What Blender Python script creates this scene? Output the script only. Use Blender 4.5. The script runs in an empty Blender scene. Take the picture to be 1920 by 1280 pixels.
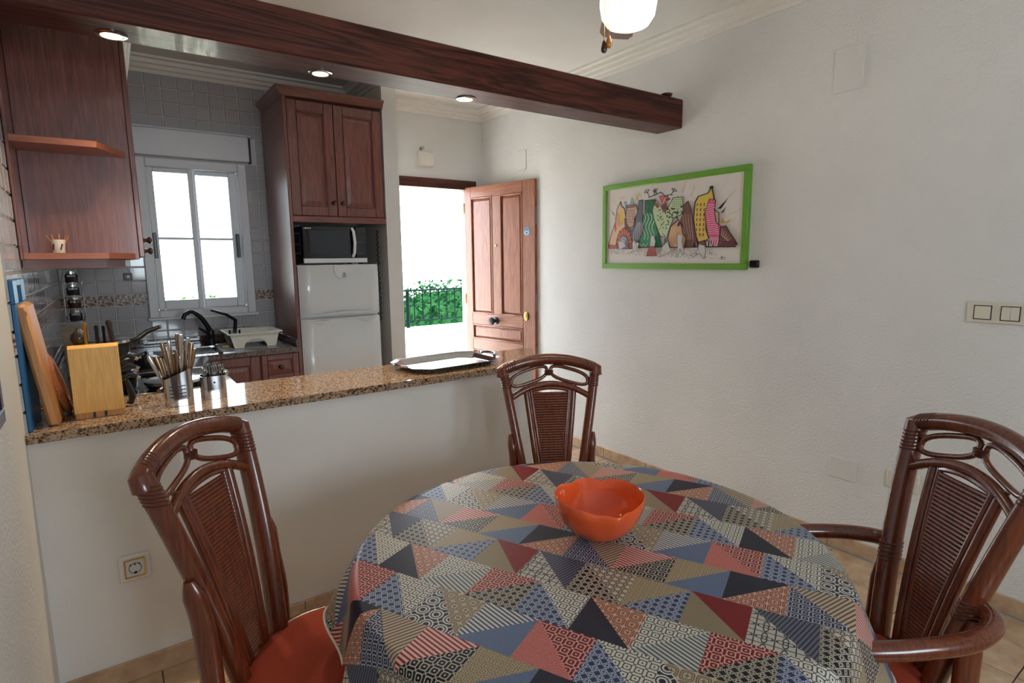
import bpy, math, random
from mathutils import Vector, Matrix
random.seed(7)
C = bpy.context.scene.collection
S = bpy.context.scene

# ------------------------------------------------------------------ camera
cam = bpy.data.objects.new('camera', bpy.data.cameras.new('camera'))
C.objects.link(cam)
cam.data.sensor_width = 36
cam.data.lens = 36 * 1063.56 / 1920
cam.data.clip_start = 0.02
R_ = [(0.81551, -0.57862, -0.01182), (0.09334, 0.11134, 0.98939), (0.57117, 0.80796, -0.14481)]
cam.matrix_world = Matrix(((R_[0][0], R_[1][0], -R_[2][0], 0), (R_[0][1], R_[1][1], -R_[2][1], 0),
                           (R_[0][2], R_[1][2], -R_[2][2], 1.45), (0, 0, 0, 1)))
S.camera = cam
# ------------------------------------------------------------------ light
S.view_settings.view_transform = 'Standard'
S.view_settings.look = 'None'
S.view_settings.gamma = 1
S.view_settings.use_curve_mapping = False
S.view_settings.exposure = 0.5
S.cycles.use_denoising = True
S.cycles.max_bounces = 10
S.cycles.diffuse_bounces = 6
S.cycles.transparent_max_bounces = 12
S.cycles.sample_clamp_indirect = 6
w = bpy.data.worlds.new('overcast_sky'); S.world = w
w.use_nodes = True
w.node_tree.nodes['Background'].inputs[0].default_value = (0.76, 0.88, 1.0, 1)
w.node_tree.nodes['Background'].inputs[1].default_value = 6.5

def portal(name, loc, rot, sx, sy):
    l = bpy.data.lights.new(name, 'AREA'); l.shape = 'RECTANGLE'; l.size = sx; l.size_y = sy
    l.cycles.is_portal = True
    o = bpy.data.objects.new(name, l); C.objects.link(o); o.location = loc; o.rotation_euler = rot
H2 = math.pi / 2
portal('portal_window', (0.535, 4.70, 1.61), (-H2, 0, 0), 0.62, 1.0)
portal('portal_door', (2.28, 4.70, 1.04), (-H2, 0, 0), 0.8, 2.06)
portal('portal_terrace', (.9, -2.48, 1.65), (H2, 0, 0), 1.2, 1.0)
def lamp(name, kind, loc, energy, color, size, **kw):
    l = bpy.data.lights.new(name, kind); l.energy = energy; l.color = color; l.shadow_soft_size = size
    for k, v in kw.items(): setattr(l, k, v)
    o = bpy.data.objects.new(name, l); C.objects.link(o); o.location = loc
    return o
day = lamp('terrace_window_daylight', 'AREA', (.9, -2.24, 1.65), 17, (.84, .93, 1.0), 1.1)
day.data.shape = 'RECTANGLE'; day.data.size = 1.1; day.data.size_y = .9; day.rotation_euler = (H2, 0, 0)
sun = lamp('sun', 'SUN', (6, 4, 9), 44, (1.0, .99, .97), 0.01)
sun.data.angle = math.radians(.6); sun.rotation_euler = Vector((.52, -.06, .85)).to_track_quat('Z', 'Y').to_euler()
WARM = (1.0, 0.80, 0.55)
SPOTS = [(0.085, 2.385), (0.772, 2.40), (1.452, 2.405)]
for i, (x, y) in enumerate(SPOTS):
    lamp('spot_light', 'SPOT', (x, y, 2.188), 42, WARM, 0.03, spot_size=math.radians(110), spot_blend=0.9)
GLOBE = (1.347, 1.282, 2.218)

# ------------------------------------------------------------------ materials
def lin(c):
    return tuple(((v / 255) / 12.92 if v / 255 <= 0.04045 else ((v / 255 + 0.055) / 1.055) ** 2.4) for v in c) + (1,)
class NT:
    def __init__(s, name):
        s.m = bpy.data.materials.new(name); s.m.use_nodes = True
        s.t = s.m.node_tree; s.b = s.t.nodes['Principled BSDF']
    def n(s, kind, **kw):
        x = s.t.nodes.new(kind)
        for k, v in kw.items():
            if k in x.inputs: x.inputs[k].default_value = v
            else: setattr(x, k, v)
        return x
    def l(s, a, b): s.t.links.new(a, b)
    def math(s, op, a, b=None, c=None):
        x = s.t.nodes.new('ShaderNodeMath'); x.operation = op
        for i, v in enumerate((a, b, c)):
            if v is None: continue
            if isinstance(v, (int, float)): x.inputs[i].default_value = v
            else: s.l(v, x.inputs[i])
        return x.outputs[0]
    def coords(s, scale=(1, 1, 1), kind='Object', rot=(0, 0, 0)):
        tc = s.n('ShaderNodeTexCoord'); mp = s.n('ShaderNodeMapping')
        mp.inputs['Scale'].default_value = scale; mp.inputs['Rotation'].default_value = rot
        s.l(tc.outputs[kind], mp.inputs['Vector']); return mp.outputs[0]
    def ramp(s, fac, stops):
        r = s.n('ShaderNodeValToRGB'); e = r.color_ramp.elements
        while len(e) < len(stops): e.new(0.5)
        for i, (p, c) in enumerate(stops): e[i].position = p; e[i].color = c
        s.l(fac, r.inputs[0]); return r.outputs[0]
    def mix(s, fac, a, b):
        x = s.n('ShaderNodeMix'); x.data_type = 'RGBA'
        for v, i in ((fac, 0), (a, 6), (b, 7)):
            if isinstance(v, (int, float)): x.inputs[i].default_value = v
            elif isinstance(v, tuple): x.inputs[i].default_value = v
            else: s.l(v, x.inputs[i])
        return x.outputs[2]
    def bump(s, h, strength=0.3, dist=0.002):
        x = s.n('ShaderNodeBump'); x.inputs['Strength'].default_value = strength; x.inputs['Distance'].default_value = dist
        s.l(h, x.inputs['Height']); s.l(x.outputs[0], s.b.inputs['Normal'])
    def set(s, **kw):
        for k, v in kw.items(): s.b.inputs[k.replace('_', ' ')].default_value = v
        return s
MATS = {}
def plain(name, col, rough=0.5, metal=0.0, noise=0.06, scale=30, bump=0.0, coat=0.0, spec=0.5):
    t = NT(name); t.set(Roughness=rough, Metallic=metal); t.b.inputs['Coat Weight'].default_value = coat
    t.b.inputs['Specular IOR Level'].default_value = spec
    c = lin(col)
    nz = t.n('ShaderNodeTexNoise', Scale=scale, Detail=5.0); t.l(t.coords(), nz.inputs['Vector'])
    d = tuple(v * (1 - 2 * noise) for v in c[:3]) + (1,)
    t.l(t.ramp(nz.outputs[0], [(0.3, d), (0.7, c)]), t.b.inputs['Base Color'])
    if bump: t.bump(nz.outputs[0], bump)
    MATS[name] = t.m; return t.m
def wood(name, dark, light, axis='x', scale=1.0, rough=0.3, coat=0.3, ring=0.35, pores=0.3):
    t = NT(name); t.set(Roughness=rough); t.b.inputs['Coat Weight'].default_value = coat
    t.b.inputs['Coat Roughness'].default_value = 0.12
    st = {'x': (0.9, 14, 14), 'y': (14, 0.9, 14), 'z': (14, 14, 0.9)}[axis]
    v = t.coords(tuple(q * scale for q in st))
    n1 = t.n('ShaderNodeTexNoise', Scale=1.0, Detail=6.0, Distortion=0.6); t.l(v, n1.inputs['Vector'])
    n2 = t.n('ShaderNodeTexNoise', Scale=9.0, Detail=4.0); t.l(v, n2.inputs['Vector'])
    rings = t.math('FRACT', t.math('MULTIPLY', n1.outputs[0], 7.0))
    rings = t.math('ABSOLUTE', t.math('SUBTRACT', rings, 0.5))
    f = t.math('ADD', t.math('MULTIPLY', rings, 2 * ring), t.math('MULTIPLY', n2.outputs[0], 1 - ring))
    t.l(t.ramp(f, [(0.2, lin(dark)), (0.8, lin(light))]), t.b.inputs['Base Color'])
    t.bump(n2.outputs[0], pores * 0.4, 0.0006)
    MATS[name] = t.m; return t.m
def plaster(name, col, scale=110, strength=0.35):
    t = NT(name); t.set(Roughness=0.85); t.b.inputs['Specular IOR Level'].default_value = 0.25
    v = t.coords()
    nz = t.n('ShaderNodeTexNoise', Scale=scale, Detail=3.0, Roughness=0.55); t.l(v, nz.inputs['Vector'])
    n2 = t.n('ShaderNodeTexNoise', Scale=2.2, Detail=4.0); t.l(v, n2.inputs['Vector'])
    c = lin(col); d = tuple(q * 0.93 for q in c[:3]) + (1,)
    t.l(t.ramp(n2.outputs[0], [(0.35, d), (0.65, c)]), t.b.inputs['Base Color'])
    t.bump(nz.outputs[0], strength, 0.004)
    MATS[name] = t.m; return t.m
def granite(name, cols, rough=0.08, scale=55):
    t = NT(name); t.set(Roughness=rough)
    v = t.coords()
    n1 = t.n('ShaderNodeTexNoise', Scale=scale, Detail=6.0, Roughness=0.7, Distortion=0.8); t.l(v, n1.inputs['Vector'])
    n2 = t.n('ShaderNodeTexVoronoi', Scale=scale * 1.7); t.l(v, n2.inputs['Vector'])
    f = t.math('ADD', t.math('MULTIPLY', n1.outputs[0], 0.8), t.math('MULTIPLY', n2.outputs['Distance'], 0.25))
    t.l(t.ramp(f, cols), t.b.inputs['Base Color'])
    MATS[name] = t.m; return t.m
def emit(name, col, strength):
    t = NT(name); t.b.inputs['Emission Color'].default_value = col; t.b.inputs['Emission Strength'].default_value = strength
    t.set(Roughness=0.3); t.b.inputs['Base Color'].default_value = (0.8, 0.75, 0.65, 1); MATS[name] = t.m; return t.m
def glass(name, tint=(1, 1, 1, 1)):
    t = NT(name); out = t.t.nodes['Material Output']; t.t.nodes.remove(t.b)
    tr = t.n('ShaderNodeBsdfTransparent'); tr.inputs[0].default_value = tint
    gl = t.n('ShaderNodeBsdfGlossy'); gl.inputs['Roughness'].default_value = 0.02
    fr = t.n('ShaderNodeFresnel'); fr.inputs['IOR'].default_value = 1.45
    mx = t.n('ShaderNodeMixShader'); t.l(fr.outputs[0], mx.inputs[0]); t.l(tr.outputs[0], mx.inputs[1]); t.l(gl.outputs[0], mx.inputs[2])
    t.l(mx.outputs[0], out.inputs['Surface']); MATS[name] = t.m; return t.m

M_wall = plaster('white_rough_plaster', (226, 225, 222), 95, 1.0)
M_wall_s = plaster('smooth_white_plaster', (222, 220, 216), 160, 0.25)
M_ceil = plaster('ceiling_paint', (226, 223, 217), 160, 0.2)
M_gyp = plain('white_moulding', (232, 228, 220), 0.6, noise=0.02)
M_beam = wood('dark_beam_wood', (40, 17, 13), (92, 46, 36), 'x', 1.0, 0.5, 0.14, ring=0.5)
M_beam.node_tree.nodes['Principled BSDF'].inputs['Specular IOR Level'].default_value = 0.2
M_beam.node_tree.nodes['Principled BSDF'].inputs['Coat Roughness'].default_value = 0.05
M_cab_z = wood('cabinet_wood_upright', (88, 47, 42), (138, 82, 70), 'z', 1.6, 0.32, 0.35, ring=0.25)
M_cab_x = wood('cabinet_wood_crosswise', (88, 47, 42), (138, 82, 70), 'x', 1.6, 0.32, 0.35, ring=0.25)
M_cab_y = wood('cabinet_wood_depthwise', (88, 47, 42), (138, 82, 70), 'y', 1.6, 0.32, 0.35, ring=0.25)
M_shelf = wood('orange_lipping_wood', (136, 74, 48), (170, 98, 66), 'x', 1.6, 0.35, 0.3, ring=0.2)
M_door = wood('door_wood', (112, 64, 46), (160, 102, 74), 'z', 1.3, 0.38, 0.3, ring=0.3)
M_door_x = wood('door_wood_rail', (112, 64, 46), (160, 102, 74), 'x', 1.3, 0.38, 0.3, ring=0.3)
M_rat = wood('varnished_rattan', (74, 30, 16), (120, 56, 29), 'z', 1.5, 0.24, 0.45, ring=0.2)
M_rat_d = plain('dark_rattan_binding', (88, 38, 20), 0.3, coat=0.3, noise=0.15, scale=200)
M_gran = granite('beige_granite', [(0.36, lin((26, 21, 20))), (0.44, lin((84, 64, 52))), (0.53, lin((152, 124, 98))), (0.62, lin((186, 164, 140))), (0.70, lin((104, 84, 70))), (0.80, lin((40, 32, 30)))], 0.07, 70)
M_gran_d = granite('dark_granite', [(0.30, lin((18, 16, 17))), (0.45, lin((58, 48, 46))), (0.58, lin((120, 104, 98))), (0.70, lin((60, 48, 46))), (0.85, lin((26, 22, 22)))])
M_marble = granite('beige_marble', [(0.2, lin((150, 118, 90))), (0.5, lin((182, 152, 122))), (0.8, lin((202, 178, 150)))], 0.18, 9)
M_grout = plain('grey_grout', (168, 164, 158), 0.9)
M_tile = plain('white_glazed_tile', (182, 182, 187), 0.10, noise=0.03, scale=9, bump=0.04, coat=0.3)
def mk_border():
    t = NT('mosaic_border_tile'); t.set(Roughness=0.15)
    vo = t.n('ShaderNodeTexVoronoi', Scale=70.0); t.l(t.coords(), vo.inputs['Vector'])
    t.l(t.ramp(vo.outputs['Distance'], [(0.15, lin((84, 62, 62))), (0.4, lin((126, 96, 92))), (0.6, lin((190, 176, 168)))]), t.b.inputs['Base Color'])
    return t.m
M_border = mk_border()
M_alu = plain('white_aluminium', (222, 224, 228), 0.35, noise=0.01)
M_white = plain('white_enamel', (208, 211, 213), 0.22, noise=0.01, coat=0.3)
M_plastic = plain('cream_plastic', (226, 221, 208), 0.4, noise=0.01)
M_ivory = plain('ivory_switch_plastic', (216, 210, 194), 0.35, noise=0.01)
M_steel = plain('polished_steel', (200, 200, 202), 0.12, 1.0, noise=0.03)
M_steel_b = plain('brushed_steel', (176, 174, 172), 0.28, 1.0, noise=0.05)
M_black = plain('black_plastic', (18, 18, 20), 0.3, noise=0.1)
M_blackgl = plain('black_glass', (9, 10, 13), 0.05, noise=0.02, coat=0.5)
M_darkgrey = plain('dark_grey_metal', (44, 46, 50), 0.35, 0.6)
M_knob = plain('dark_wood_knob', (58, 28, 20), 0.3, coat=0.4, noise=0.1)
M_iron = plain('dark_green_iron', (5, 20, 18), 0.9, 0.0)
M_iron.node_tree.nodes['Principled BSDF'].inputs['Specular IOR Level'].default_value = 0.05
M_block = wood('light_beech', (208, 154, 74), (236, 188, 106), 'z', 2.0, 0.4, 0.2, ring=0.2)
M_board = wood('chopping_board_wood', (176, 118, 68), (206, 148, 94), 'z', 1.5, 0.5, 0.1, ring=0.2)
M_cork = plain('cork', (176, 108, 56), 0.8, noise=0.25, scale=160, bump=0.3)
M_blue = plain('blue_plastic', (24, 96, 146), 0.3, noise=0.03)
M_orange = plain('orange_glass', (228, 90, 40), 0.12, noise=0.03, coat=0.6)
M_seat = plain('rust_red_fabric', (152, 50, 20), 0.85, noise=0.12, scale=400, bump=0.2)
M_green = plain('green_frame_paint', (104, 156, 52), 0.4, noise=0.03)
M_brass = plain('brass', (196, 158, 84), 0.25, 1.0)
M_amber = plain('amber_wood_bead', (190, 120, 40), 0.25, coat=0.5)
M_blade = wood('fan_blade_wood', (70, 34, 20), (112, 58, 34), 'x', 2.0, 0.3, 0.3)
M_navyframe = plain('navy_picture_frame', (34, 44, 74), 0.35)
M_paper = plain('white_paper', (222, 214, 208), 0.7, noise=0.02)
M_glass = glass('clear_glass', (0.95, 0.98, 0.97, 1))
M_globe = emit('glowing_opal_glass', (1.0, 0.84, 0.62, 1), 11)
M_bulb = emit('glowing_halogen', (1.0, 0.82, 0.48, 1), 2.6)
M_out = plain('white_terrace_paint', (232, 230, 224), 0.8, noise=0.03)
M_ground = plain('pale_ground', (190, 184, 168), 0.95, noise=0.1, scale=3)
def mk_leaf(name, a, b):
    t = NT(name); t.set(Roughness=0.9); t.b.inputs['Specular IOR Level'].default_value = 0.0
    nz = t.n('ShaderNodeTexNoise', Scale=6.0, Detail=3.0); t.l(t.coords(), nz.inputs['Vector'])
    t.l(t.ramp(nz.outputs[0], [(0.3, lin(a)), (0.7, lin(b))]), t.b.inputs['Base Color'])
    return t.m
M_hedge = mk_leaf('hedge_leaf', (10, 32, 16), (24, 54, 28))
M_palm = mk_leaf('palm_leaf', (16, 48, 14), (44, 78, 28))

# ------------------------------------------------------------------ mesh builder
class B:
    def __init__(s): s.v = []; s.f = []; s.mi = []; s.M = Matrix.Identity(4); s.cur = 0; s.uv = None
    def add(s, vs, fs):
        o = len(s.v); s.v += [tuple(s.M @ Vector(p)) for p in vs]
        s.f += [tuple(i + o for i in f) for f in fs]; s.mi += [s.cur] * len(fs); return s
    def box(s, x0, x1, y0, y1, z0, z1, b=0.0):
        if x0 > x1: x0, x1 = x1, x0
        if y0 > y1: y0, y1 = y1, y0
        if z0 > z1: z0, z1 = z1, z0
        if b <= 0:
            vs = [(x, y, z) for z in (z0, z1) for y in (y0, y1) for x in (x0, x1)]
            return s.add(vs, [(0, 2, 3, 1), (4, 5, 7, 6), (0, 1, 5, 4), (2, 6, 7, 3), (0, 4, 6, 2), (1, 3, 7, 5)])
        b = min(b, (x1 - x0) * .45, (y1 - y0) * .45, (z1 - z0) * .45)
        vs = []; ix = {}
        for sx in (0, 1):
            for sy in (0, 1):
                for sz in (0, 1):
                    X = (x0, x1)[sx]; Y = (y0, y1)[sy]; Z = (z0, z1)[sz]
                    dx, dy, dz = [(b, -b)[q] for q in (sx, sy, sz)]
                    ix[sx, sy, sz] = len(vs)
                    vs += [(X, Y + dy, Z + dz), (X + dx, Y, Z + dz), (X + dx, Y + dy, Z)]
        q = lambda a, k: ix[a] + k
        fs = []
        for a in (0, 1):
            c = [(a, 0, 0), (a, 1, 0), (a, 1, 1), (a, 0, 1)]; f = [q(p, 0) for p in c]; fs.append(tuple(f if a else f[::-1]))
            c = [(0, a, 0), (1, a, 0), (1, a, 1), (0, a, 1)]; f = [q(p, 1) for p in c]; fs.append(tuple(f[::-1] if a else f))
            c = [(0, 0, a), (1, 0, a), (1, 1, a), (0, 1, a)]; f = [q(p, 2) for p in c]; fs.append(tuple(f if a else f[::-1]))
        for u in (0, 1):
            for w_ in (0, 1):
                e = [((u, w_, 0), (u, w_, 1), 0, 1), ((u, 0, w_), (u, 1, w_), 2, 0), ((0, u, w_), (1, u, w_), 1, 2)]
                for k, (p, r, i, j) in enumerate(e):
                    f = (q(p, i), q(p, j), q(r, j), q(r, i)); fs.append(f)
        for k in ix: 
            f = (ix[k], ix[k] + 1, ix[k] + 2); fs.append(f)
        # orient outwards
        cc = Vector(((x0 + x1) / 2, (y0 + y1) / 2, (z0 + z1) / 2)); out = []
        for f in fs:
            p = [Vector(vs[i]) for i in f]; nrm = (p[1] - p[0]).cross(p[2] - p[0]); mid = sum(p, Vector()) / len(p)
            out.append(f if nrm.dot(mid - cc) > 0 else f[::-1])
        return s.add(vs, out)
    def tube(s, path, r, n=8, closed=False, flat=None, cap=True):
        P = [Vector(p) for p in path]; m = len(P)
        rr = r if isinstance(r, (list, tuple)) else [r] * m
        T = []
        for i in range(m):
            a = P[(i - 1) % m] if (closed or i) else P[i]; c = P[(i + 1) % m] if (closed or i < m - 1) else P[i]
            T.append((c - a).normalized())
        up = Vector((0, 0, 1)) if abs(T[0].z) < .9 else Vector((0, 1, 0))
        N = (up - T[0] * up.dot(T[0])).normalized(); vs = []
        for i in range(m):
            N = (N - T[i] * N.dot(T[i])).normalized(); Bn = T[i].cross(N)
            for k in range(n):
                a = 2 * math.pi * k / n
                vs.append(P[i] + N * (math.cos(a) * rr[i] * (flat or 1)) + Bn * (math.sin(a) * rr[i]))
        fs = []
        for i in range(m if closed else m - 1):
            for k in range(n):
                j = (i + 1) % m; k2 = (k + 1) % n
                fs.append((i * n + k, i * n + k2, j * n + k2, j * n + k))
        if not closed and cap:
            fs.append(tuple(range(n))[::-1]); fs.append(tuple((m - 1) * n + k for k in range(n)))
        return s.add(vs, fs)
    def lathe(s, prof, c=(0, 0, 0), n=24, axis='z', ring=False):
        vs = []; m = len(prof)
        for r, z in prof:
            for k in range(n):
                a = 2 * math.pi * k / n; p = (r * math.cos(a), r * math.sin(a), z)
                if axis == 'x': p = (z, p[0], p[1])
                elif axis == 'y': p = (p[1], z, p[0])
                vs.append((p[0] + c[0], p[1] + c[1], p[2] + c[2]))
        fs = [(i * n + k, i * n + (k + 1) % n, (i + 1) * n + (k + 1) % n, (i + 1) * n + k) for i in range(m - 1) for k in range(n)]
        if ring: fs += [((m - 1) * n + k, (m - 1) * n + (k + 1) % n, (k + 1) % n, k) for k in range(n)]; return s.add(vs, fs)
        if prof[0][0] > 1e-5: fs.append(tuple(range(n))[::-1])
        if prof[-1][0] > 1e-5: fs.append(tuple((m - 1) * n + k for k in range(n)))
        return s.add(vs, fs)
    def prism(s, poly, a0, a1, axis='z'):
        n = len(poly)
        def P(p, h): return {'z': (p[0], p[1], h), 'y': (p[0], h, p[1]), 'x': (h, p[0], p[1])}[axis]
        vs = [P(p, a0) for p in poly] + [P(p, a1) for p in poly]
        fs = [tuple(range(n))[::-1], tuple(range(n, 2 * n))] + [(i, (i + 1) % n, (i + 1) % n + n, i + n) for i in range(n)]
        return s.add(vs, fs)
    def build(s, name, mat, parent=None, smooth=True, angle=0.7):
        off = Vector((0, 0, 0)); p = parent
        while p is not None: off += p.location; p = p.parent
        me = bpy.data.meshes.new(name)
        me.from_pydata([tuple(Vector(v) - off) for v in s.v], [], s.f)
        for m in (mat if isinstance(mat, (list, tuple)) else [mat]): me.materials.append(m)
        if any(s.mi): me.polygons.foreach_set('material_index', s.mi)
        if s.uv:
            l = me.uv_layers.new(name='uv')
            for i, lp in enumerate(me.loops): l.data[i].uv = s.uv[lp.vertex_index]
        import bmesh
        bm = bmesh.new(); bm.from_mesh(me); bmesh.ops.recalc_face_normals(bm, faces=bm.faces); bm.to_mesh(me); bm.free()
        if smooth:
            me.shade_smooth(); me.set_sharp_from_angle(angle=angle)
        o = bpy.data.objects.new(name, me); C.objects.link(o)
        if parent is not None: o.parent = parent
        return o
def tag(o, label=None, cat=None, group=None, kind=None):
    if label: o['label'] = label
    if cat: o['category'] = cat
    if group: o['group'] = group
    if kind: o['kind'] = kind
    return o
def thing(name, loc, label, cat, group=None, kind=None):
    o = bpy.data.objects.new(name, None); o.empty_display_size = 0.05; C.objects.link(o); o.location = loc
    return tag(o, label, cat, group, kind)
def copy_tree(o, parent=None):
    c = o.copy(); C.objects.link(c)
    if parent is not None: c.parent = parent
    for ch in list(o.children): copy_tree(ch, c)
    return c
def structure(o, label=None, cat=None): return tag(o, label, cat, None, 'structure')
def box(*a): return B().box(*a)
def clone(src, parent, loc, rot=None, scale=None):
    o = src.copy(); C.objects.link(o); o.parent = parent; o.location = loc
    if rot: o.rotation_euler = rot
    if scale: o.scale = scale
    return o

# ------------------------------------------------------------------ room dimensions
XL, XR, YB, YR, ZC = -0.252, 2.851, 4.468, -2.3, 2.74
YH = 2.254
# floor base and tiles
fl = structure(box(XL - .15, XR + .15, YR - .15, YB + .25, -.12, -.012).build('floor', M_grout))
ts = .40
proto = None; k = 0
for i in range(8):
    for j in range(17):
        x0 = XR - .02 - (i + 1) * ts; y0 = YB - .02 - (j + 1) * ts
        x1 = x0 + ts - .004; y1 = y0 + ts - .004
        x0 = max(x0, XL + .002); y0 = max(y0, YR)
        if x1 - x0 < .03: continue
        if proto is None or x1 - x0 < ts - .01 or y1 - y0 < ts - .01:
            o = B().box(x0, x1, y0, y1, -.014, 0, .0015).build('tile', M_marble, fl, smooth=False)
            if x1 - x0 > ts - .01 and y1 - y0 > ts - .01 and proto is None: proto = o; px, py = x0, y0
        else: o = clone(proto, fl, (x0 - px, y0 - py, 0))
cl = structure(box(XL - .15, XR + .15, YR - .15, YB + .25, ZC, ZC + .1).build('ceiling', M_ceil))
wr = structure(box(XR, XR + .15, YR - .15, YB + .25, -.1, ZC + .02).build('wall_right', M_wall))
b = B(); b.box(XL - .15, XL, 1.752, YB + .25, -.1, ZC + .02)
wl = structure(b.build('wall_left', M_wall_s))
b = B(); b.box(XL - .15, -.22, YR - .15, 1.752, -.1, ZC + .02, .006)
structure(b.build('wall_left_dining', M_wall))
# rear wall behind the camera with a wide terrace window
b = B()
b.box(XL - .15, .3, YR - .15, YR, -.1, ZC); b.box(1.5, XR + .15, YR - .15, YR, -.1, ZC); b.box(.3, 1.5, YR - .15, YR, 2.15, ZC); b.box(.3, 1.5, YR - .15, YR, -.1, 1.15)
structure(b.build('wall_rear', M_wall))
wb_ = B()
Y0, Y1 = YB, YB + .22
wb_.box(XL - .15, .235, Y0, Y1, -.1, ZC); wb_.box(.235, .835, Y0, Y1, -.1, 1.10); wb_.box(.235, .835, Y0, Y1, 2.11, ZC)
wb_.box(.835, 1.86, Y0, Y1, -.1, ZC); wb_.box(1.86, 2.74, Y0, Y1, 2.12, ZC); wb_.box(2.74, XR + .15, Y0, Y1, -.1, ZC)
wback = structure(wb_.build('wall_back', M_wall_s))
# partition between fridge and entrance
structure(box(1.655, 1.765, 3.87, YB, -.01, ZC).build('wall_partition', M_wall_s))
# half wall with slanted end
hw = [(XL, YH), (1.715, YH), (1.945, 2.58), (XL, 2.60)]
structure(B().prism(hw, -.01, .8995).build('wall_half', M_wall_s))

# tiles on kitchen walls
def tile_mesh(name, w_, h, d, mat):
    bb = .004
    vs = [(-w_/2, 0, -h/2), (w_/2, 0, -h/2), (w_/2, 0, h/2), (-w_/2, 0, h/2),
          (-w_/2 + bb, -d, -h/2 + bb), (w_/2 - bb, -d, -h/2 + bb), (w_/2 - bb, -d, h/2 - bb), (-w_/2 + bb, -d, h/2 - bb)]
    fs = [(4, 5, 6, 7), (0, 1, 5, 4), (1, 2, 6, 5), (2, 3, 7, 6), (3, 0, 4, 7)]
    me = bpy.data.meshes.new(name); me.from_pydata(vs, [], fs); me.materials.append(mat); return me
TW, TH = .0915, .088
tm = tile_mesh('tile', TW - .004, TH - .004, .006, M_tile); bm_ = tile_mesh('border_tile', TW - .004, .070, .007, M_border)
def tile_at(me, parent, loc, rz):
    o = bpy.data.objects.new(me.name, me); C.objects.link(o); o.parent = parent; o.location = loc
    o.rotation_euler = (math.radians(random.uniform(-.5, .5)), 0, rz + math.radians(random.uniform(-.5, .5)))
rowsz = [1.172 - TH * (k + .5) for k in range(3)] + [1.247 + TH * (k + .5) for k in range(16)]
for c in range(21):
    x = XL + .004 + TW * (c + .5)
    if x > 1.655: continue
    if 1.02 < x < 1.52: continue
    for z in rowsz + [1.2095]:
        if z > 2.66 or z < .9: continue
        if .20 < x < .87 and 1.07 < z < 2.13: continue
        if .15 < x < .92 and 2.11 < z < 2.32: continue
        if x < .12 and z > 1.5: continue
        tile_at(bm_ if abs(z - 1.2095) < .001 else tm, wback, (x, YB, z), 0)
for c in range(24):
    y = 2.258 + TW * (c + .5)
    for z in rowsz + [1.2095]:
        if z < .9 or (y > 2.75 and z > 1.45) or z > 2.15: continue
        tile_at(bm_ if abs(z - 1.2095) < .001 else tm, wl, (XL, y, z), H2)

# cornices: stepped mouldings
def cornice(name, p0, p1, inward):
    # p0,p1 along the wall line (xy); inward = unit xy away from wall
    prof = [(0, -.092), (.012, -.092), (.016, -.070), (.032, -.066), (.036, -.044), (.054, -.040), (.058, -.018), (.086, -.014), (.086, 0), (0, 0)]
    vs = []; n = len(prof)
    for p in (p0, p1):
        for d, z in prof: vs.append((p[0] + inward[0] * d, p[1] + inward[1] * d, ZC + z))
    fs = [(i, (i + 1) % n, (i + 1) % n + n, i + n) for i in range(n)] + [tuple(range(n)), tuple(range(n, 2 * n))]
    structure(B().add(vs, fs).build(name, M_gyp, smooth=False))
cornice('trim_1', (XR, YR), (XR, YB), (-1, 0))
cornice('trim_2', (1.765, YB), (XR, YB), (0, -1))
cornice('trim_3', (XL, YB), (1.655, YB), (0, -1))
cornice('trim_4', (1.655, 3.87), (1.655, YB), (-1, 0))
cornice('trim_5', (1.765, 3.87), (1.765, YB), (1, 0))

# baseboards made of marble pieces
def baseboard(name, p0, p1, inward, pieces):
    root = bpy.data.objects.new(name, None); C.objects.link(root); structure(root)
    d = Vector((p1[0] - p0[0], p1[1] - p0[1], 0)); L = d.length; d /= L; a = math.atan2(d.y, d.x)
    for k in range(pieces):
        bb = B(); bb.M = Matrix.Translation((p0[0], p0[1], 0)) @ Matrix.Rotation(a, 4, 'Z')
        s = 1 if (Vector((-d.y, d.x, 0)).dot(Vector((inward[0], inward[1], 0))) > 0) else -1
        bb.box(L * k / pieces + .001, L * (k + 1) / pieces - .001, 0 if s > 0 else -.011, .011 if s > 0 else 0, 0.0, .075, .002)
        bb.build('skirting_tile', M_marble, root, smooth=False)
baseboard('baseboard_right', (XR, YR), (XR, YB), (-1, 0), 17)
baseboard('baseboard_half', (XL, YH), (1.715, YH), (0, -1), 5)
baseboard('baseboard_left', (-.22, YR), (-.22, 1.752), (1, 0), 10)

# ------------------------------------------------------------------ ceiling beam
b = B(); b.box(XL, XR, 2.262, 2.452, 2.197, 2.36, .006)
beam = structure(b.build('ceiling_beam', M_beam), 'dark red-brown timber beam crossing the room above the bar counter', 'beam')
for i, (x, y) in enumerate(SPOTS):
    lab = ['recessed beam spotlight above the corner shelf cabinet', 'recessed beam spotlight halfway along the beam in front of the tall cabinet', 'recessed beam spotlight nearest the open entrance door'][i]
    t = thing('recessed_spotlight', (x, y, 2.197), lab, 'spotlight', 'spotlights in the ceiling beam')
    B().lathe([(.032, .0), (.046, .0), (.046, -.005), (.040, -.008), (.033, -.008), (.032, -.002)], (x, y, 2.197), 28, ring=True).build('trim_ring', M_steel, t)
    B().lathe([(0.0001, -.011), (.016, -.010), (.026, -.006), (.031, -.001), (0.0001, -.0005)], (x, y, 2.197), 24).build('bulb', M_bulb, t)
# little round thing on the beam
b = B().lathe([(.0001, 0), (.018, 0), (.030, .010), (.033, .018), (.030, .020), (.017, .006), (.0001, .005)], (2.735, 2.29, 2.360), 24)
tag(b.build('small_dish', M_knob), 'small dark round dish on top of the beam near its wall end', 'dish')

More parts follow.
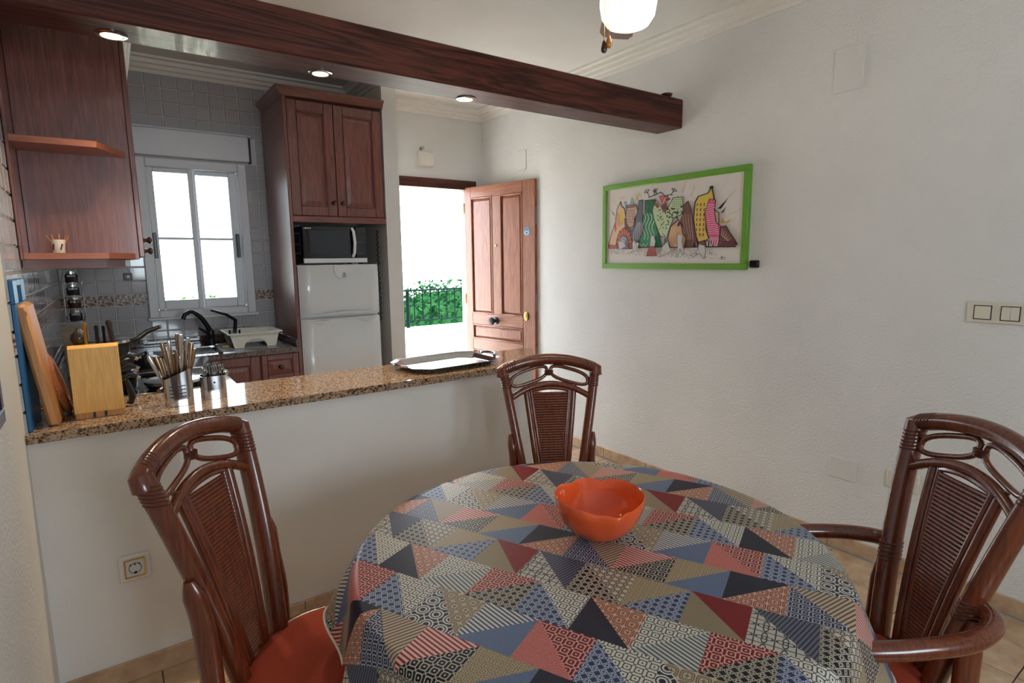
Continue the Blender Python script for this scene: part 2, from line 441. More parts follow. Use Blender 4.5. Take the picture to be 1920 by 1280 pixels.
# ------------------------------------------------------------------ window
win = bpy.data.objects.new('window_1', None); C.objects.link(win); win.location = (.535, YB, 1.6); structure(win)
b = B(); fy0, fy1 = YB - .035, YB + .06
for (x0, x1, z0, z1) in ((.205, .262, 1.085, 2.125), (.808, .865, 1.085, 2.125), (.262, .808, 2.065, 2.125), (.262, .808, 1.085, 1.135)):
    b.box(x0, x1, fy0, fy1, z0, z1, .006)
b.box(.195, .875, YB - .05, YB - .002, 1.068, 1.088, .004)
b.build('window_frame', M_alu, win)
def sash(x0, x1, y, gx0, gx1):
    bb = B()
    bb.box(x0, gx0, y - .02, y + .02, 1.135, 2.065, .004); bb.box(gx1, x1, y - .02, y + .02, 1.135, 2.065, .004)
    bb.box(gx0, gx1, y - .02, y + .02, 1.135, 1.198, .004); bb.box(gx0, gx1, y - .02, y + .02, 2.036, 2.065, .004)
    s_ = bb.build('window_sash', M_alu, win)
    box(gx0 - .004, gx1 + .004, y - .003, y + .003, 1.194, 2.04).build('pane', M_glass, s_, smooth=False)
    box(gx0, gx1, y - .006, y + .006, 1.601, 1.617).build('muntin', M_alu, s_, smooth=False)
    return s_
s1 = sash(.264, .528, YB + .0, .302, .500)
s2 = sash(.520, .806, YB + .045, .550, .752)
B().box(.268, .288, YB - .032, YB - .018, 1.478, 1.645, .004).build('handle', M_black, s1)
B().box(.772, .794, YB - .0, YB + .026, 1.480, 1.645, .004).build('handle', M_black, s2)
b = B(); b.box(.18, .888, YB - .06, YB - .001, 2.135, 2.305, .005); b.box(.176, .905, YB - .066, YB - .001, 2.305, 2.316, .003)
sh = thing('shutter_box', (.54, YB, 2.13), 'long white roller shutter box on the tiled wall above the kitchen window', 'shutter box')
b.build('cover', M_alu, sh); B().box(.889, .903, YB - .045, YB - .001, 2.13, 2.30, .003).build('side_channel', M_darkgrey, sh)
# rear terrace window frame behind the camera
w2 = bpy.data.objects.new('window_2', None); C.objects.link(w2); w2.location = (.9, YR - .08, 1.15); structure(w2)
b = B()
for x0, x1 in ((.3, .35), (.875, .925), (1.45, 1.5)): b.box(x0, x1, YR - .11, YR - .05, 1.15, 2.15, .004)
b.box(.35, 1.45, YR - .11, YR - .05, 2.10, 2.15); b.box(.35, 1.45, YR - .11, YR - .05, 1.15, 1.20)
b.build('window_frame', M_alu, w2)
for x0, x1 in ((.35, .875), (.925, 1.45)): box(x0, x1, YR - .083, YR - .077, 1.20, 2.10).build('pane', M_glass, w2, smooth=False)

# ------------------------------------------------------------------ entrance door
dr = bpy.data.objects.new('door_1', None); C.objects.link(dr); dr.location = (2.3, YB, 0); structure(dr)
b = B(); b.box(1.80, 2.775, YB - .02, YB + .10, 2.055, 2.135, .004)
b.build('door_lintel', M_beam, dr)
for x0, x1 in ((1.80, 1.87), (2.705, 2.775)): B().box(x0, x1, YB - .02, YB + .10, 0, 2.055, .004).build('door_jamb', M_door, dr)
leaf = thing('entrance_door_leaf', (2.652, YB - .004, 0), 'red-brown panelled wooden entrance door leaf standing open by the right wall', 'door')
DL = .822; DH = 2.073
def lb(): 
    return B()
dl0 = 0.0
def dpart(name, mat, *boxes, bev=.003):
    bb = B()
    for q in boxes: bb.box(*q, bev)
    me_off = leaf.location.copy(); leaf.location = (0, 0, 0)
    o = bb.build(name, mat, leaf); leaf.location = me_off; return o
T0, T1 = -.045, 0.0   # leaf thickness; +y local side faces the room's left
dpart('stile', M_door, (0, .081, T0, T1, .01, DH)); dpart('stile', M_door, (.689, DL, T0, T1, .01, DH))
dpart('stile', M_door, (.345, .438, T0, T1, .968, 1.978)); 
dpart('rail', M_door_x, (.081, .689, T0, T1, 1.978, DH)); dpart('rail', M_door_x, (.081, .689, T0, T1, .868, .968))
dpart('rail', M_door_x, (.081, .689, T0, T1, .640, .738)); dpart('rail', M_door_x, (.081, .689, T0, T1, .01, .16))
dpart('stile', M_door, (.345, .438, T0, T1, .16, .640))
def raised(x0, x1, z0, z1, name='panel'):
    bb = B(); bb.box(x0 - .004, x1 + .004, -.030, -.016, z0 - .004, z1 + .004)
    e = .035
    for yo, yi in ((-.016, -.004), (-.030, -.041)):
        vs = [(x0, yo, z0), (x1, yo, z0), (x1, yo, z1), (x0, yo, z1)]
        ii = [(x0 + e, yi, z0 + e), (x1 - e, yi, z0 + e), (x1 - e, yi, z1 - e), (x0 + e, yi, z1 - e)]
        j = [(x0 + .012, yo, z0 + .012), (x1 - .012, yo, z0 + .012), (x1 - .012, yo, z1 - .012), (x0 + .012, yo, z1 - .012)]
        bb.add(j + ii, [(0, 1, 5, 4), (1, 2, 6, 5), (2, 3, 7, 6), (3, 0, 4, 7), (4, 5, 6, 7)])
    L_ = leaf.location.copy(); leaf.location = (0, 0, 0); o = bb.build(name, M_door, leaf, smooth=False); leaf.location = L_
    b2 = B()
    for (a0, a1, c0, c1) in ((x0, x1, z0, z0 + .012), (x0, x1, z1 - .012, z1), (x0, x0 + .012, z0, z1), (x1 - .012, x1, z0, z1)):
        b2.box(a0, a1, -.017, .004, c0, c1, .003)
    L_ = leaf.location.copy(); leaf.location = (0, 0, 0); b2.build('panel_moulding', M_door, o); leaf.location = L_
raised(.081, .345, .968, 1.978); raised(.438, .689, .968, 1.978); raised(.081, .689, .738, .868)
raised(.081, .345, .16, .640); raised(.438, .689, .16, .640)
def ld(bb, name, mat, par=None):
    L_ = leaf.location.copy(); leaf.location = (0, 0, 0); o = bb.build(name, mat, par or leaf); leaf.location = L_; return o
b = B().lathe([(.034, 0), (.034, .006), (.014, .012), (.012, .03), (.026, .042), (.034, .055), (.030, .068), (.0001, .074)], (.375, 0, .915), 24, 'y')
ld(b, 'door_knob', M_darkgrey)
ld(B().lathe([(.010, 0), (.012, .004), (.009, .008), (.0001, .009)], (.388, 0, 1.56), 16, 'y'), 'peephole', M_brass)
b = B(); b.M = Matrix.Translation((.73, 0, .975)) @ Matrix.Scale(1.45, 4, (0, 0, 1)); b.lathe([(.026, 0), (.026, .004), (.020, .007), (.006, .008), (.006, .004), (.0001, .004)], (0, 0, 0), 24, 'y')
ld(b, 'lock_escutcheon', M_brass)
b = B(); b.M = Matrix.Translation((.738, 0, 1.665)) @ Matrix.Scale(1.2, 4, (0, 0, 1)); b.lathe([(.030, 0.0005), (.030, .0015), (.0001, .0016)], (0, 0, 0), 24, 'y')
M_stk = plain('blue_sticker_print', (86, 150, 196), 0.4)
stk = ld(b, 'sticker', M_stk)
b = B(); b.box(.716, .760, .0016, .0024, 1.640, 1.666); ld(b, 'sticker_field', M_white, stk)
b = B(); b.box(.728, .748, .0024, .0030, 1.648, 1.660); b.box(.726, .750, .0016, .0030, 1.679, 1.684); ld(b, 'sticker_mark', M_navyframe, stk)
for z in (.58, 1.02, 1.72): ld(B().box(DL - .001, DL + .002, -.034, -.012, z, z + .14, .001), 'lock_plate', M_steel_b)
for z in (.25, 1.05, 1.85): ld(B().tube([(-.004, -.0, z), (-.004, 0, z + .09)], .006, 8), 'hinge', M_brass)
# leaf local +x runs from hinge to free edge, local -y... rotate so +y looks into the room
leaf.rotation_euler = (0, 0, math.atan2(3.668 - 4.472, 2.819 - 2.648))
# local +y after this rotation points to +X (wall); mirror the thickness by flipping the mesh side
for ch in list(leaf.children):
    for o in [ch] + list(ch.children):
        for v in o.data.vertices: v.co.y = -v.co.y
        o.data.flip_normals()

# ------------------------------------------------------------------ outside
ter = structure(box(-1.5, 6.0, YB + .25, 6.15, -.15, -.02).build('terrace_floor', M_out))
structure(box(-1.5, 6.0, 6.0, 6.15, -.02, .66).build('parapet', M_out))
structure(box(-40, 60, 6.2, 80, -3.2, -3.0).build('ground', M_ground))
rl = thing('terrace_railing', (3.2, 6.07, .66), 'dark green wrought iron railing with scroll tops on the white parapet', 'railing')
B().box(2.2, 5.4, 6.05, 6.09, 1.085, 1.105, .004).build('handrail', M_iron, rl)
B().box(2.2, 5.4, 6.055, 6.085, .735, .750, .003).build('bottom_rail', M_iron, rl)
B().tube([(2.815, 6.07, .66), (2.815, 6.07, 1.10)], .022, 10).build('post', M_iron, rl)
B().tube([(4.6, 6.07, .66), (4.6, 6.07, 1.10)], .022, 10).build('post', M_iron, rl)
x = 2.25
while x < 5.4:
    if abs(x - 2.815) > .03:
        bb = B().tube([(x, 6.07, .75), (x, 6.07, 1.085)], .007, 6)
        bb.tube([(x + .05 * (1 - math.cos(a)) , 6.07, 1.02 + .05 * math.sin(a)) for a in [math.pi * k / 8 for k in range(9)]], .005, 5)
        bb.build('baluster', M_iron, rl)
    x += .108
def foliage(name, mat, center, radii, count, size, label, cat, core=True):
    bb = B(); rnd = random.Random(hash(name) % 1000)
    rnd = random.Random(len(name) * 13 + count)
    for _ in range(count):
        while True:
            p = Vector((rnd.uniform(-1, 1), rnd.uniform(-1, 1), rnd.uniform(-1, 1)))
            if (.86 if core else .4) < p.length < 1.06: break
        p = Vector((p.x * radii[0], p.y * radii[1], p.z * radii[2])) + Vector(center)
        u = Vector((rnd.gauss(0, 1), rnd.gauss(0, 1), rnd.gauss(0, 1))).normalized(); v_ = u.orthogonal().normalized()
        s_ = size * rnd.uniform(.6, 1.3)
        bb.add([p - u * s_, p + v_ * s_ * .45, p + u * s_, p - v_ * s_ * .45], [(0, 1, 2, 3)])
    q = 10; pr = [(.9 * math.sin(math.pi * k / q) + 1e-4, -.9 * math.cos(math.pi * k / q)) for k in range(q + 1)]
    if core: bb.M = Matrix.Translation(center) @ Matrix.Diagonal((*radii, 1)); bb.lathe(pr, (0, 0, 0), 28)
    o = bb.build(name, mat, smooth=False); return tag(o, label, cat, None, 'stuff')
foliage('hedge_foliage', M_hedge, (5.0, 8.6, -.4), (2.6, .8, 1.50), 9000, .055, 'dense green hedge foliage behind the terrace railing', 'hedge')
foliage('shrub_foliage', M_palm, (1.25, 11.0, -.1), (.8, .6, 1.0), 500, .07, 'pale green garden shrub seen through the kitchen window', 'shrub', False)
pm = thing('palm_tree', (3.85, 11.2, -3.0), 'palm tree with hanging fronds beyond the terrace, beside the doorway edge', 'palm')
B().tube([(3.85, 11.2, -3), (3.83, 11.2, -1), (3.8, 11.2, 1.45)], [.16, .13, .11], 10).build('trunk', M_board, pm)
for k in range(14):
    a = k * 2 * math.pi / 14 + .2; d = Vector((math.cos(a), math.sin(a), 0)); bb = B()
    pts = [Vector((3.8, 11.2, 1.4)) + d * (1.1 * t) + Vector((0, 0, .55 * t - 1.5 * t * t)) for t in [i / 7 for i in range(8)]]
    bb.tube(pts, .012, 5); sd = Vector((-d.y, d.x, 0))
    for i in range(1, 8):
        for q in (-1, 1):
            p = pts[i]; L = .26 * (1 - abs(i / 7 - .5))
            bb.add([p, p + d * .05, p + sd * q * L + d * .1 + Vector((0, 0, -.13)), p + sd * q * L * .9 + d * .06 + Vector((0, 0, -.14))], [(0, 1, 2, 3)])
    bb.build('frond', M_palm, pm, smooth=False)

# ------------------------------------------------------------------ bar counter top
b = B(); poly = [(XL + .001, 2.232), (1.712, 2.232), (1.985, 2.60), (1.95, 2.645), (XL + .001, 2.645)]
b.prism(poly, .90, .93)
cnt = tag(b.build('bar_worktop', M_gran), 'long speckled beige granite worktop capping the white half wall', 'worktop')

# ------------------------------------------------------------------ kitchen base units
def panel_door(root, name, x0, x1, z0, z1, y, mat, knob=None, fr=.055):
    # framed door facing -y with recessed bevelled panel; y = front plane
    bb = B()
    bb.box(x0, x0 + fr, y, y + .02, z0, z1, .003); bb.box(x1 - fr, x1, y, y + .02, z0, z1, .003)
    bb.box(x0 + fr, x1 - fr, y, y + .02, z0, z0 + fr, .003); bb.box(x0 + fr, x1 - fr, y, y + .02, z1 - fr, z1, .003)
    d = bb.build(name, mat, root)
    b2 = B(); b2.box(x0 + fr - .003, x1 - fr + .003, y + .010, y + .016, z0 + fr - .003, z1 - fr + .003)
    e = .022; xa, xb, za, zb = x0 + fr + .012, x1 - fr - .012, z0 + fr + .012, z1 - fr - .012
    if xb - xa > 2 * e and zb - za > 2 * e:
        b2.add([(xa, y + .010, za), (xb, y + .010, za), (xb, y + .010, zb), (xa, y + .010, zb), (xa + e, y + .004, za + e), (xb - e, y + .004, za + e), (xb - e, y + .004, zb - e), (xa + e, y + .004, zb - e)],
               [(0, 1, 5, 4), (1, 2, 6, 5), (2, 3, 7, 6), (3, 0, 4, 7), (4, 5, 6, 7)])
    b2.build('panel', mat, d, smooth=False)
    b3 = B(); g = .007
    for (a0, a1, c0, c1) in ((x0 + fr, x1 - fr, z0 + fr, z0 + fr + g), (x0 + fr, x1 - fr, z1 - fr - g, z1 - fr), (x0 + fr, x0 + fr + g, z0 + fr, z1 - fr), (x1 - fr - g, x1 - fr, z0 + fr, z1 - fr)):
        b3.box(a0, a1, y - .003, y + .012, c0, c1, .0025)
    b3.build('panel_moulding', mat, d)
    if knob: B().lathe([(.013, 0), (.009, -.006), (.007, -.014), (.014, -.021), (.016, -.028), (.010, -.034), (.0001, -.035)], (knob[0], y, knob[1]), 18, 'y').build('knob', M_knob, d)
    return d
ZW = .895
sk = thing('sink_base_cabinet', (.60, 4.1, 0), 'brown wooden base cabinet with framed door under the sink', 'cabinet')
b = B(); b.box(.46, .745, 3.852, 4.44, .10, ZW - .032); b.box(.46, .745, 3.90, 4.4, .0, .10)
b.build('carcass', M_cab_z, sk); panel_door(sk, 'door', .465, .742, .13, .855, 3.832, M_cab_z, (.50, .74))
dw = thing('drawer_base_cabinet', (.86, 4.1, 0), 'narrow brown wooden base cabinet with a drawer beside the fridge housing', 'cabinet')
b = B(); b.box(.748, .985, 3.852, 4.44, .10, ZW - .032); b.box(.748, .985, 3.90, 4.4, 0, .10)
b.build('carcass', M_cab_z, dw); panel_door(dw, 'drawer', .752, .980, .690, .855, 3.832, M_cab_x, (.866, .772), .035)
panel_door(dw, 'door', .752, .980, .13, .684, 3.832, M_cab_z, (.95, .60))
lr = thing('hob_base_cabinet', (.1, 3.2, 0), 'long brown base cabinet carrying the hob along the tiled left wall', 'cabinet')
b = B(); b.box(XL + .003, .40, 2.66, 4.44, .10, ZW - .032); b.box(XL + .003, .36, 2.66, 4.4, 0, .10)
b.build('carcass', M_cab_z, lr)
for i in range(3):
    y0 = 2.67 + i * .385; B().box(.401, .420, y0, y0 + .378, .13, .855, .003).build('door', M_cab_z, lr)
# granite worktop L with sink hole frame
b = B(); b.prism([(XL + .002, 2.648), (.44, 2.648), (.44, 3.80), (.988, 3.80), (.988, YB - .008), (XL + .002, YB - .008)], ZW - .032, ZW)
b.box(XL + .008, .988, YB - .028, YB - .008, ZW, ZW + .05, .003); b.box(.968, .988, 3.82, YB - .03, ZW, ZW + .05, .003); b.box(XL + .008, XL + .026, 2.65, YB - .03, ZW, ZW + .05, .003)
tag(b.build('kitchen_worktop', M_gran_d), 'dark speckled granite kitchen worktop running under the window', 'worktop')
# steel sink (inset plate with bowl rim and drainer ribs)
sn = thing('steel_sink', (.55, 4.05, ZW), 'inset stainless steel sink with drainer below the window', 'sink')
b = B()
for (x0, x1, y0, y1) in ((.16, .54, 3.84, 3.875), (.16, .54, 4.20, 4.30), (.16, .19, 3.875, 4.20), (.51, .955, 3.84, 3.87), (.51, .955, 4.27, 4.30), (.93, .955, 3.87, 4.27)):
    b.box(x0, x1, y0, y1, ZW, ZW + .006, .002)
b.build('rim', M_steel, sn)
b = B(); b.box(.54, .93, 3.87, 4.27, ZW, ZW + .002)
for k in range(9): b.box(.56, .92, 3.90 + k * .04, 3.912 + k * .04, ZW + .002, ZW + .006, .001)
b.build('drainer', M_steel_b, sn)
box(.19, .51, 3.875, 4.20, ZW + .0005, ZW + .0015).build('bowl', M_darkgrey, sn)
# faucet
fc = thing('kitchen_faucet', (.53, 4.25, ZW + .006), 'tall black curved kitchen faucet behind the sink', 'faucet')
z0 = ZW + .006
B().lathe([(.028, 0), (.028, .012), (.023, .02), (.023, .085), (.019, .10), (.0001, .102)], (.53, 4.25, z0), 20).build('body', M_darkgrey, fc)
pts = [(.53, 4.25, z0 + .08)]
for k in range(13):
    a = k / 12; x = .53 - .145 * (a ** 1.25); z = z0 + .08 + .155 * math.sin(min(1, a * 1.12) * math.pi / 2) - (.02 * max(0, a - .8) / .2)
    pts.append((x, 4.25 - .05 * a, z))
pts += [(.372, 4.2, z0 + .185)]
B().tube(pts, [.017] * 3 + [.015] * 6 + [.013] * (len(pts) - 9), 12).build('spout', M_darkgrey, fc)
B().tube([(.53, 4.23, z0 + .05), (.50, 4.20, z0 + .09), (.455, 4.19, z0 + .125)], [.012, .010, .006], 10).build('lever', M_darkgrey, fc)
# hob
hb = thing('glass_hob', (.1, 3.1, ZW), 'black glass hob set into the dark worktop behind the bar', 'hob')
B().box(-.16, .36, 2.82, 3.36, ZW, ZW + .006, .002).build('glass_plate', M_blackgl, hb)
b = B()
for (x0, x1, y0, y1) in ((-.165, -.158, 2.815, 3.365), (.358, .365, 2.815, 3.365), (-.158, .358, 2.815, 2.822), (-.158, .358, 3.358, 3.365)): b.box(x0, x1, y0, y1, ZW, ZW + .008, .001)
b.build('edge_trim', M_steel_b, hb)
for (x, y, r) in ((-.03, 2.98, .09), (.21, 2.98, .075), (-.03, 3.22, .075), (.21, 3.22, .09)):
    B().lathe([(r, 0), (r, .0006), (r - .003, .0006), (r - .003, 0)], (x, y, ZW + .006), 32, ring=True).build('burner_ring', M_darkgrey, hb)
def pan(x, y, z, r, h, ang, label, handle=(.17, .03), lid=False, mat=None, group=None):
    t = thing('saucepan', (x, y, z), label, 'pan', group)
    B().lathe([(.0001, 0), (r * .88, 0), (r * .96, .008), (r, h), (r + .004, h + .001), (r + .003, h - .002), (r * .93, .012), (r * .85, .006), (.0001, .005)], (x, y, z), 36).build('body', mat or M_black, t)
    B().lathe([(r + .0005, h - .012), (r + .005, h - .010), (r + .005, h + .002), (r - .001, h + .003)], (x, y, z), 36).build('steel_rim', M_steel, t)
    d = Vector((math.cos(ang), math.sin(ang), 0)); p = Vector((x, y, z + h - .02)) + d * r
    B().tube([p, p + d * .04 + Vector((0, 0, .012)), p + d * handle[0] * .6 + Vector((0, 0, handle[1] * .7)), p + d * handle[0] + Vector((0, 0, handle[1]))], [.007, .010, .011, .009], 10).build('handle', M_black, t)
    q = p + d * handle[0] + Vector((0, 0, handle[1]))
    B().tube([q, q + d * .008 + Vector((0, 0, .001))], .009, 10).build('handle_tip', M_steel, t)
    return t
g = 'stack of saucepans on the hob'
pan(-.035, 2.985, ZW + .007, .105, .075, -.9, 'black saucepan with steel rim, lowest of the stack behind the knife block', group=g)
pan(-.035, 2.985, ZW + .087, .098, .070, .2, 'black saucepan with steel rim, middle of the stack behind the knife block', (.02, .0), group=g)
pan(-.035, 2.985, ZW + .162, .090, .065, .35, 'black saucepan, topmost of the stack, its handle pointing up to the window', (.13, .055), group=g)
pan(.20, 2.90, ZW + .007, .11, .035, -1.9, 'shallow black pan on the hob behind the tall cutlery holder', (.10, .012))
# small burner thing / ladle rest: low coffee pot
t = thing('stovetop_pot', (.13, 3.6, ZW), 'low dark pot beside the sink on the dark worktop', 'pot')
B().lathe([(.0001, 0), (.06, 0), (.066, .01), (.06, .05), (.048, .058), (.0001, .064)], (.13, 3.6, ZW), 24).build('body', M_darkgrey, t)
B().lathe([(.006, 0), (.006, .01), (.012, .016), (.0001, .026)], (.13, 3.6, ZW + .062), 14).build('lid_knob', M_black, t)
B().tube([(.19, 3.6, ZW + .04), (.23, 3.58, ZW + .048), (.27, 3.57, ZW + .05)], .008, 8).build('handle', M_black, t)
# dish rack
dx, dy, dz = .745, 4.07, ZW + .007
rk = thing('dish_rack', (dx, dy, dz), 'cream plastic dish drainer tub with an arched front on the sink drainer', 'dish rack')
b = B()
def ring(hx, hy, z): return [(dx - hx, dy - hy, z), (dx + hx, dy - hy, z), (dx + hx, dy + hy, z), (dx - hx, dy + hy, z)]
vs = ring(.118, .11, dz + .035) + ring(.150, .145, dz + .095) + ring(.165, .16, dz + .098) + ring(.165, .16, dz + .090) + ring(.150, .145, dz + .088) + ring(.122, .114, dz + .03)
fs = [(0, 1, 2, 3)]
for a in range(5):
    for k in range(4): fs.append((a * 4 + k, a * 4 + (k + 1) % 4, a * 4 + 4 + (k + 1) % 4, a * 4 + 4 + k))
fs.append((20, 23, 22, 21)); b.add(vs, fs); b.build('tub', M_plastic, rk)
for yy in (dy - .135, dy + .125):
    outer = [(dx - .125, dz), (dx - .035 - .035, dz)]
    arch = [(dx + .07 * math.cos(a), dz + .055 * math.sin(a)) for a in [math.pi - math.pi * k / 10 for k in range(11)]]
    poly = [(dx - .125, dz)] + arch + [(dx + .125, dz), (dx + .148, dz + .088), (dx - .148, dz + .088)]
    B().prism(poly, yy, yy + .008, 'y').build('arched_foot', M_plastic, rk, smooth=False)
tag(B().lathe([(.0001, 0), (.030, 0), (.034, .004), (.036, .07), (.033, .07), (.031, .006), (.0001, .004)], (dx - .10, dy - .02, dz + .036), 20).build('drinking_glass', M_glass), 'clear drinking glass standing in the cream dish drainer', 'glass')
b = B(); b.tube([(dx - .10, dy + .02, dz + .036), (dx - .07, dy + .10, dz + .16), (dx - .12, dy + .12, dz + .20), (dx - .21, dy + .13, dz + .235)], [.012, .012, .010, .008], 10)
tag(b.build('ladle_handle', M_black), 'black curved utensil handle leaning out of the back of the dish drainer', 'utensil')
tag(B().box(.56, .60, 4.01, 4.03, ZW + .007, ZW + .022, .004).build('wooden_peg', M_block), 'small wooden peg lying between faucet and dish drainer', 'peg')

# ------------------------------------------------------------------ tall fridge housing
tc = thing('fridge_housing_cabinet', (1.32, 4.1, 0), 'tall brown wooden cabinet housing the fridge, two framed doors at the top', 'cabinet')
B().box(.991, 1.012, 3.862, YB - .01, 0, 2.49, .002).build('side_panel', M_cab_z, tc)
b = B(); b.box(1.012, 1.650, 3.90, YB - .01, 1.715, 2.485); b.build('carcass', M_cab_z, tc)
B().box(1.012, 1.652, 3.868, 3.895, 1.700, 1.742, .003).build('rail', M_cab_x, tc)
panel_door(tc, 'door', 1.014, 1.308, 1.745, 2.462, 3.868, M_cab_z, (1.285, 1.83), .06)
panel_door(tc, 'door', 1.312, 1.640, 1.745, 2.462, 3.868, M_cab_z, (1.345, 1.83), .06)
prof = [(0, 0), (.012, .004), (.028, .028), (.042, .040), (.046, .052), (0, .052)]
b = B(); z = 2.475
vs = []; n = len(prof)
path = [(.991, YB - .075, (-1, 0)), (.991, 3.866, (-1, -1)), (1.653, 3.866, (0, -1))]
for x, y, d in path:
    for o, h in prof: vs.append((x + d[0] * o, y + d[1] * o, z + h))
fs = [(a * n + i, a * n + (i + 1) % n, (a + 1) * n + (i + 1) % n, (a + 1) * n + i) for a in range(2) for i in range(n)]
fs += [tuple(range(n)), tuple(range(2 * n, 3 * n))]
b.add(vs, fs); b.build('crown_moulding', M_cab_x, tc, smooth=False)
fr = thing('refrigerator', (1.29, 4.12, 0), 'white two-door fridge freezer in the tall wooden housing', 'fridge')
FY = 3.85
B().box(1.022, 1.572, FY + .045, 4.43, .03, 1.418, .008).build('body', M_white, fr)
def fdoor(z0, z1, name):
    bb = B()
    # softly bowed door front
    n = 14; x0, x1 = 1.020, 1.574; vs = []
    for zz in (z0, z0 + .012, z1 - .012, z1):
        inset = .01 if zz in (z0, z1) else 0
        for k in range(n + 1):
            t = k / n; x = x0 + (x1 - x0) * t; e = min(t, 1 - t)
            yy = FY + .022 * (1 - min(1, e / .07)) ** 2 - .006 * math.sin(math.pi * t) + inset
            vs.append((x, yy, zz))
    fs = [(r * (n + 1) + k, r * (n + 1) + k + 1, (r + 1) * (n + 1) + k + 1, (r + 1) * (n + 1) + k) for r in range(3) for k in range(n)]
    o = len(vs)
    vs += [(x0, FY + .043, z0), (x1, FY + .043, z0), (x1, FY + .043, z1), (x0, FY + .043, z1)]
    fs += [(o, o + 1, o + 2, o + 3), tuple(range(n + 1)) + (o + 1, o), tuple(3 * (n + 1) + k for k in range(n, -1, -1)) + (o + 3, o + 2),
           (0, o, o + 3, 3 * (n + 1), 2 * (n + 1), n + 1), (n, 2 * n + 1, 3 * n + 2, 4 * n + 3, o + 2, o + 1)]
    bb.add(vs, fs); return bb.build(name, M_white, fr)
d1 = fdoor(1.076, 1.422, 'freezer_door'); d2 = fdoor(.05, 1.062, 'fridge_door')
def lip(z, s, par):
    bb = B(); n = 16
    for (x0, x1) in ((1.10, 1.54),):
        pts = [(x0 + (x1 - x0) * k / n, FY - .008 - .012 * math.sin(math.pi * k / n), z + s * .014 * math.sin(math.pi * k / n)) for k in range(n + 1)]
        bb.tube(pts, [.004 + .006 * math.sin(math.pi * k / n) for k in range(n + 1)], 8)
    bb.build('grip', M_white, par)
lip(1.084, 1, d1)
for x0 in (1.075, 1.40):
    bb = B(); n = 10
    bb.tube([(x0 + .13 * k / n, FY - .006, 1.052 - .014 * math.sin(math.pi * k / n)) for k in range(n + 1)], [.003 + .007 * math.sin(math.pi * k / n) for k in range(n + 1)], 8)
    bb.build('grip', M_white, d2)
# badge plate with emblem and lettering
bx = 1.315; bp = []
for k in range(13):
    a = math.pi + math.pi * k / 12; bp.append((bx + .062 * math.cos(a), 1.375 + .048 * math.sin(a)))
b = B().prism([(bx - .064, 1.421), ] + bp + [(bx + .064, 1.421)], FY - .012, FY - .004, 'y')
badge = b.build('badge', M_white, d1, smooth=False)
B().lathe([(.0095, 0), (.0095, -.002), (.0115, -.002), (.0115, 0)], (bx + .004, FY - .0118, 1.357), 24, 'y', ring=True).build('emblem', M_darkgrey, d1)
b = B(); b.box(bx + .002, bx + .006, FY - .0138, FY - .0118, 1.351, 1.361); b.box(bx + .002, bx + .006, FY - .0138, FY - .0118, 1.363, 1.366); b.build('emblem', M_darkgrey, d1)
def text(s, size, mat, parent, mw, name='lettering', ext=.0004):
    cu = bpy.data.curves.new(name, 'FONT'); cu.body = s; cu.size = size; cu.align_x = 'CENTER'; cu.align_y = 'CENTER'; cu.extrude = ext
    o = bpy.data.objects.new(name, cu); C.objects.link(o)
    dg = bpy.context.evaluated_depsgraph_get(); me = bpy.data.meshes.new_from_object(o.evaluated_get(dg))
    C.objects.unlink(o); bpy.data.objects.remove(o)
    me.transform(mw); off = Vector((0, 0, 0)); p = parent
    while p is not None: off += p.location; p = p.parent
    me.transform(Matrix.Translation(-off)); me.materials.clear(); me.materials.append(mat); me.name = name
    o = bpy.data.objects.new(name, me); C.objects.link(o); o.parent = parent; return o
FRONT = Matrix.Rotation(H2, 4, 'X')
text('INDESIT', .010, M_darkgrey, d1, Matrix.Translation((bx + .004, FY - .0125, 1.340)) @ FRONT)
# microwave
mwv = thing('microwave_oven', (1.285, 4.1, 1.424), 'black microwave oven with silver base strip on top of the fridge', 'microwave')
MY = 3.885
b = B(); b.box(1.072, 1.506, MY + .02, 4.22, 1.434, 1.678, .004)
for x in (1.10, 1.48):
    for y in (3.95, 4.18): b.box(x - .012, x + .012, y - .012, y + .012, 1.423, 1.436)
b.build('body', M_darkgrey, mwv)
B().box(1.070, 1.508, MY, MY + .02, 1.434, 1.466, .003).build('silver_strip', M_alu, mwv)
dd = B().box(1.070, 1.425, MY, MY + .02, 1.468, 1.680, .003).build('door', M_blackgl, mwv)
M_winmw = plain('grey_microwave_window', (46, 52, 62), 0.15)
B().box(1.115, 1.375, MY - .001, MY + .002, 1.498, 1.645).build('door_window', M_winmw, dd)
b = B().tube([(1.403, MY - .004, 1.476), (1.408, MY - .022, 1.50), (1.412, MY - .03, 1.57), (1.408, MY - .022, 1.645), (1.403, MY - .004, 1.668)], .011, 10, flat=.8); b.build('handle', M_alu, dd)
cp = B().box(1.428, 1.508, MY, MY + .02, 1.468, 1.680, .003).build('control_panel', M_blackgl, mwv)
B().box(1.440, 1.498, MY - .001, MY + .001, 1.640, 1.664).build('display', M_winmw, cp)
for r in range(5):
    for c in range(3): B().box(1.441 + c * .020, 1.457 + c * .020, MY - .0015, MY + .001, 1.490 + r * .026, 1.508 + r * .026).build('button', M_winmw, cp)
b = B()
for k, x in enumerate((1.082, 1.090, 1.098, 1.106, 1.114, 1.122)): b.box(x, x + .005, MY - .0006, MY + .001, 1.660, 1.666 + .003 * (k % 2))
b.build('lettering', M_alu, dd)
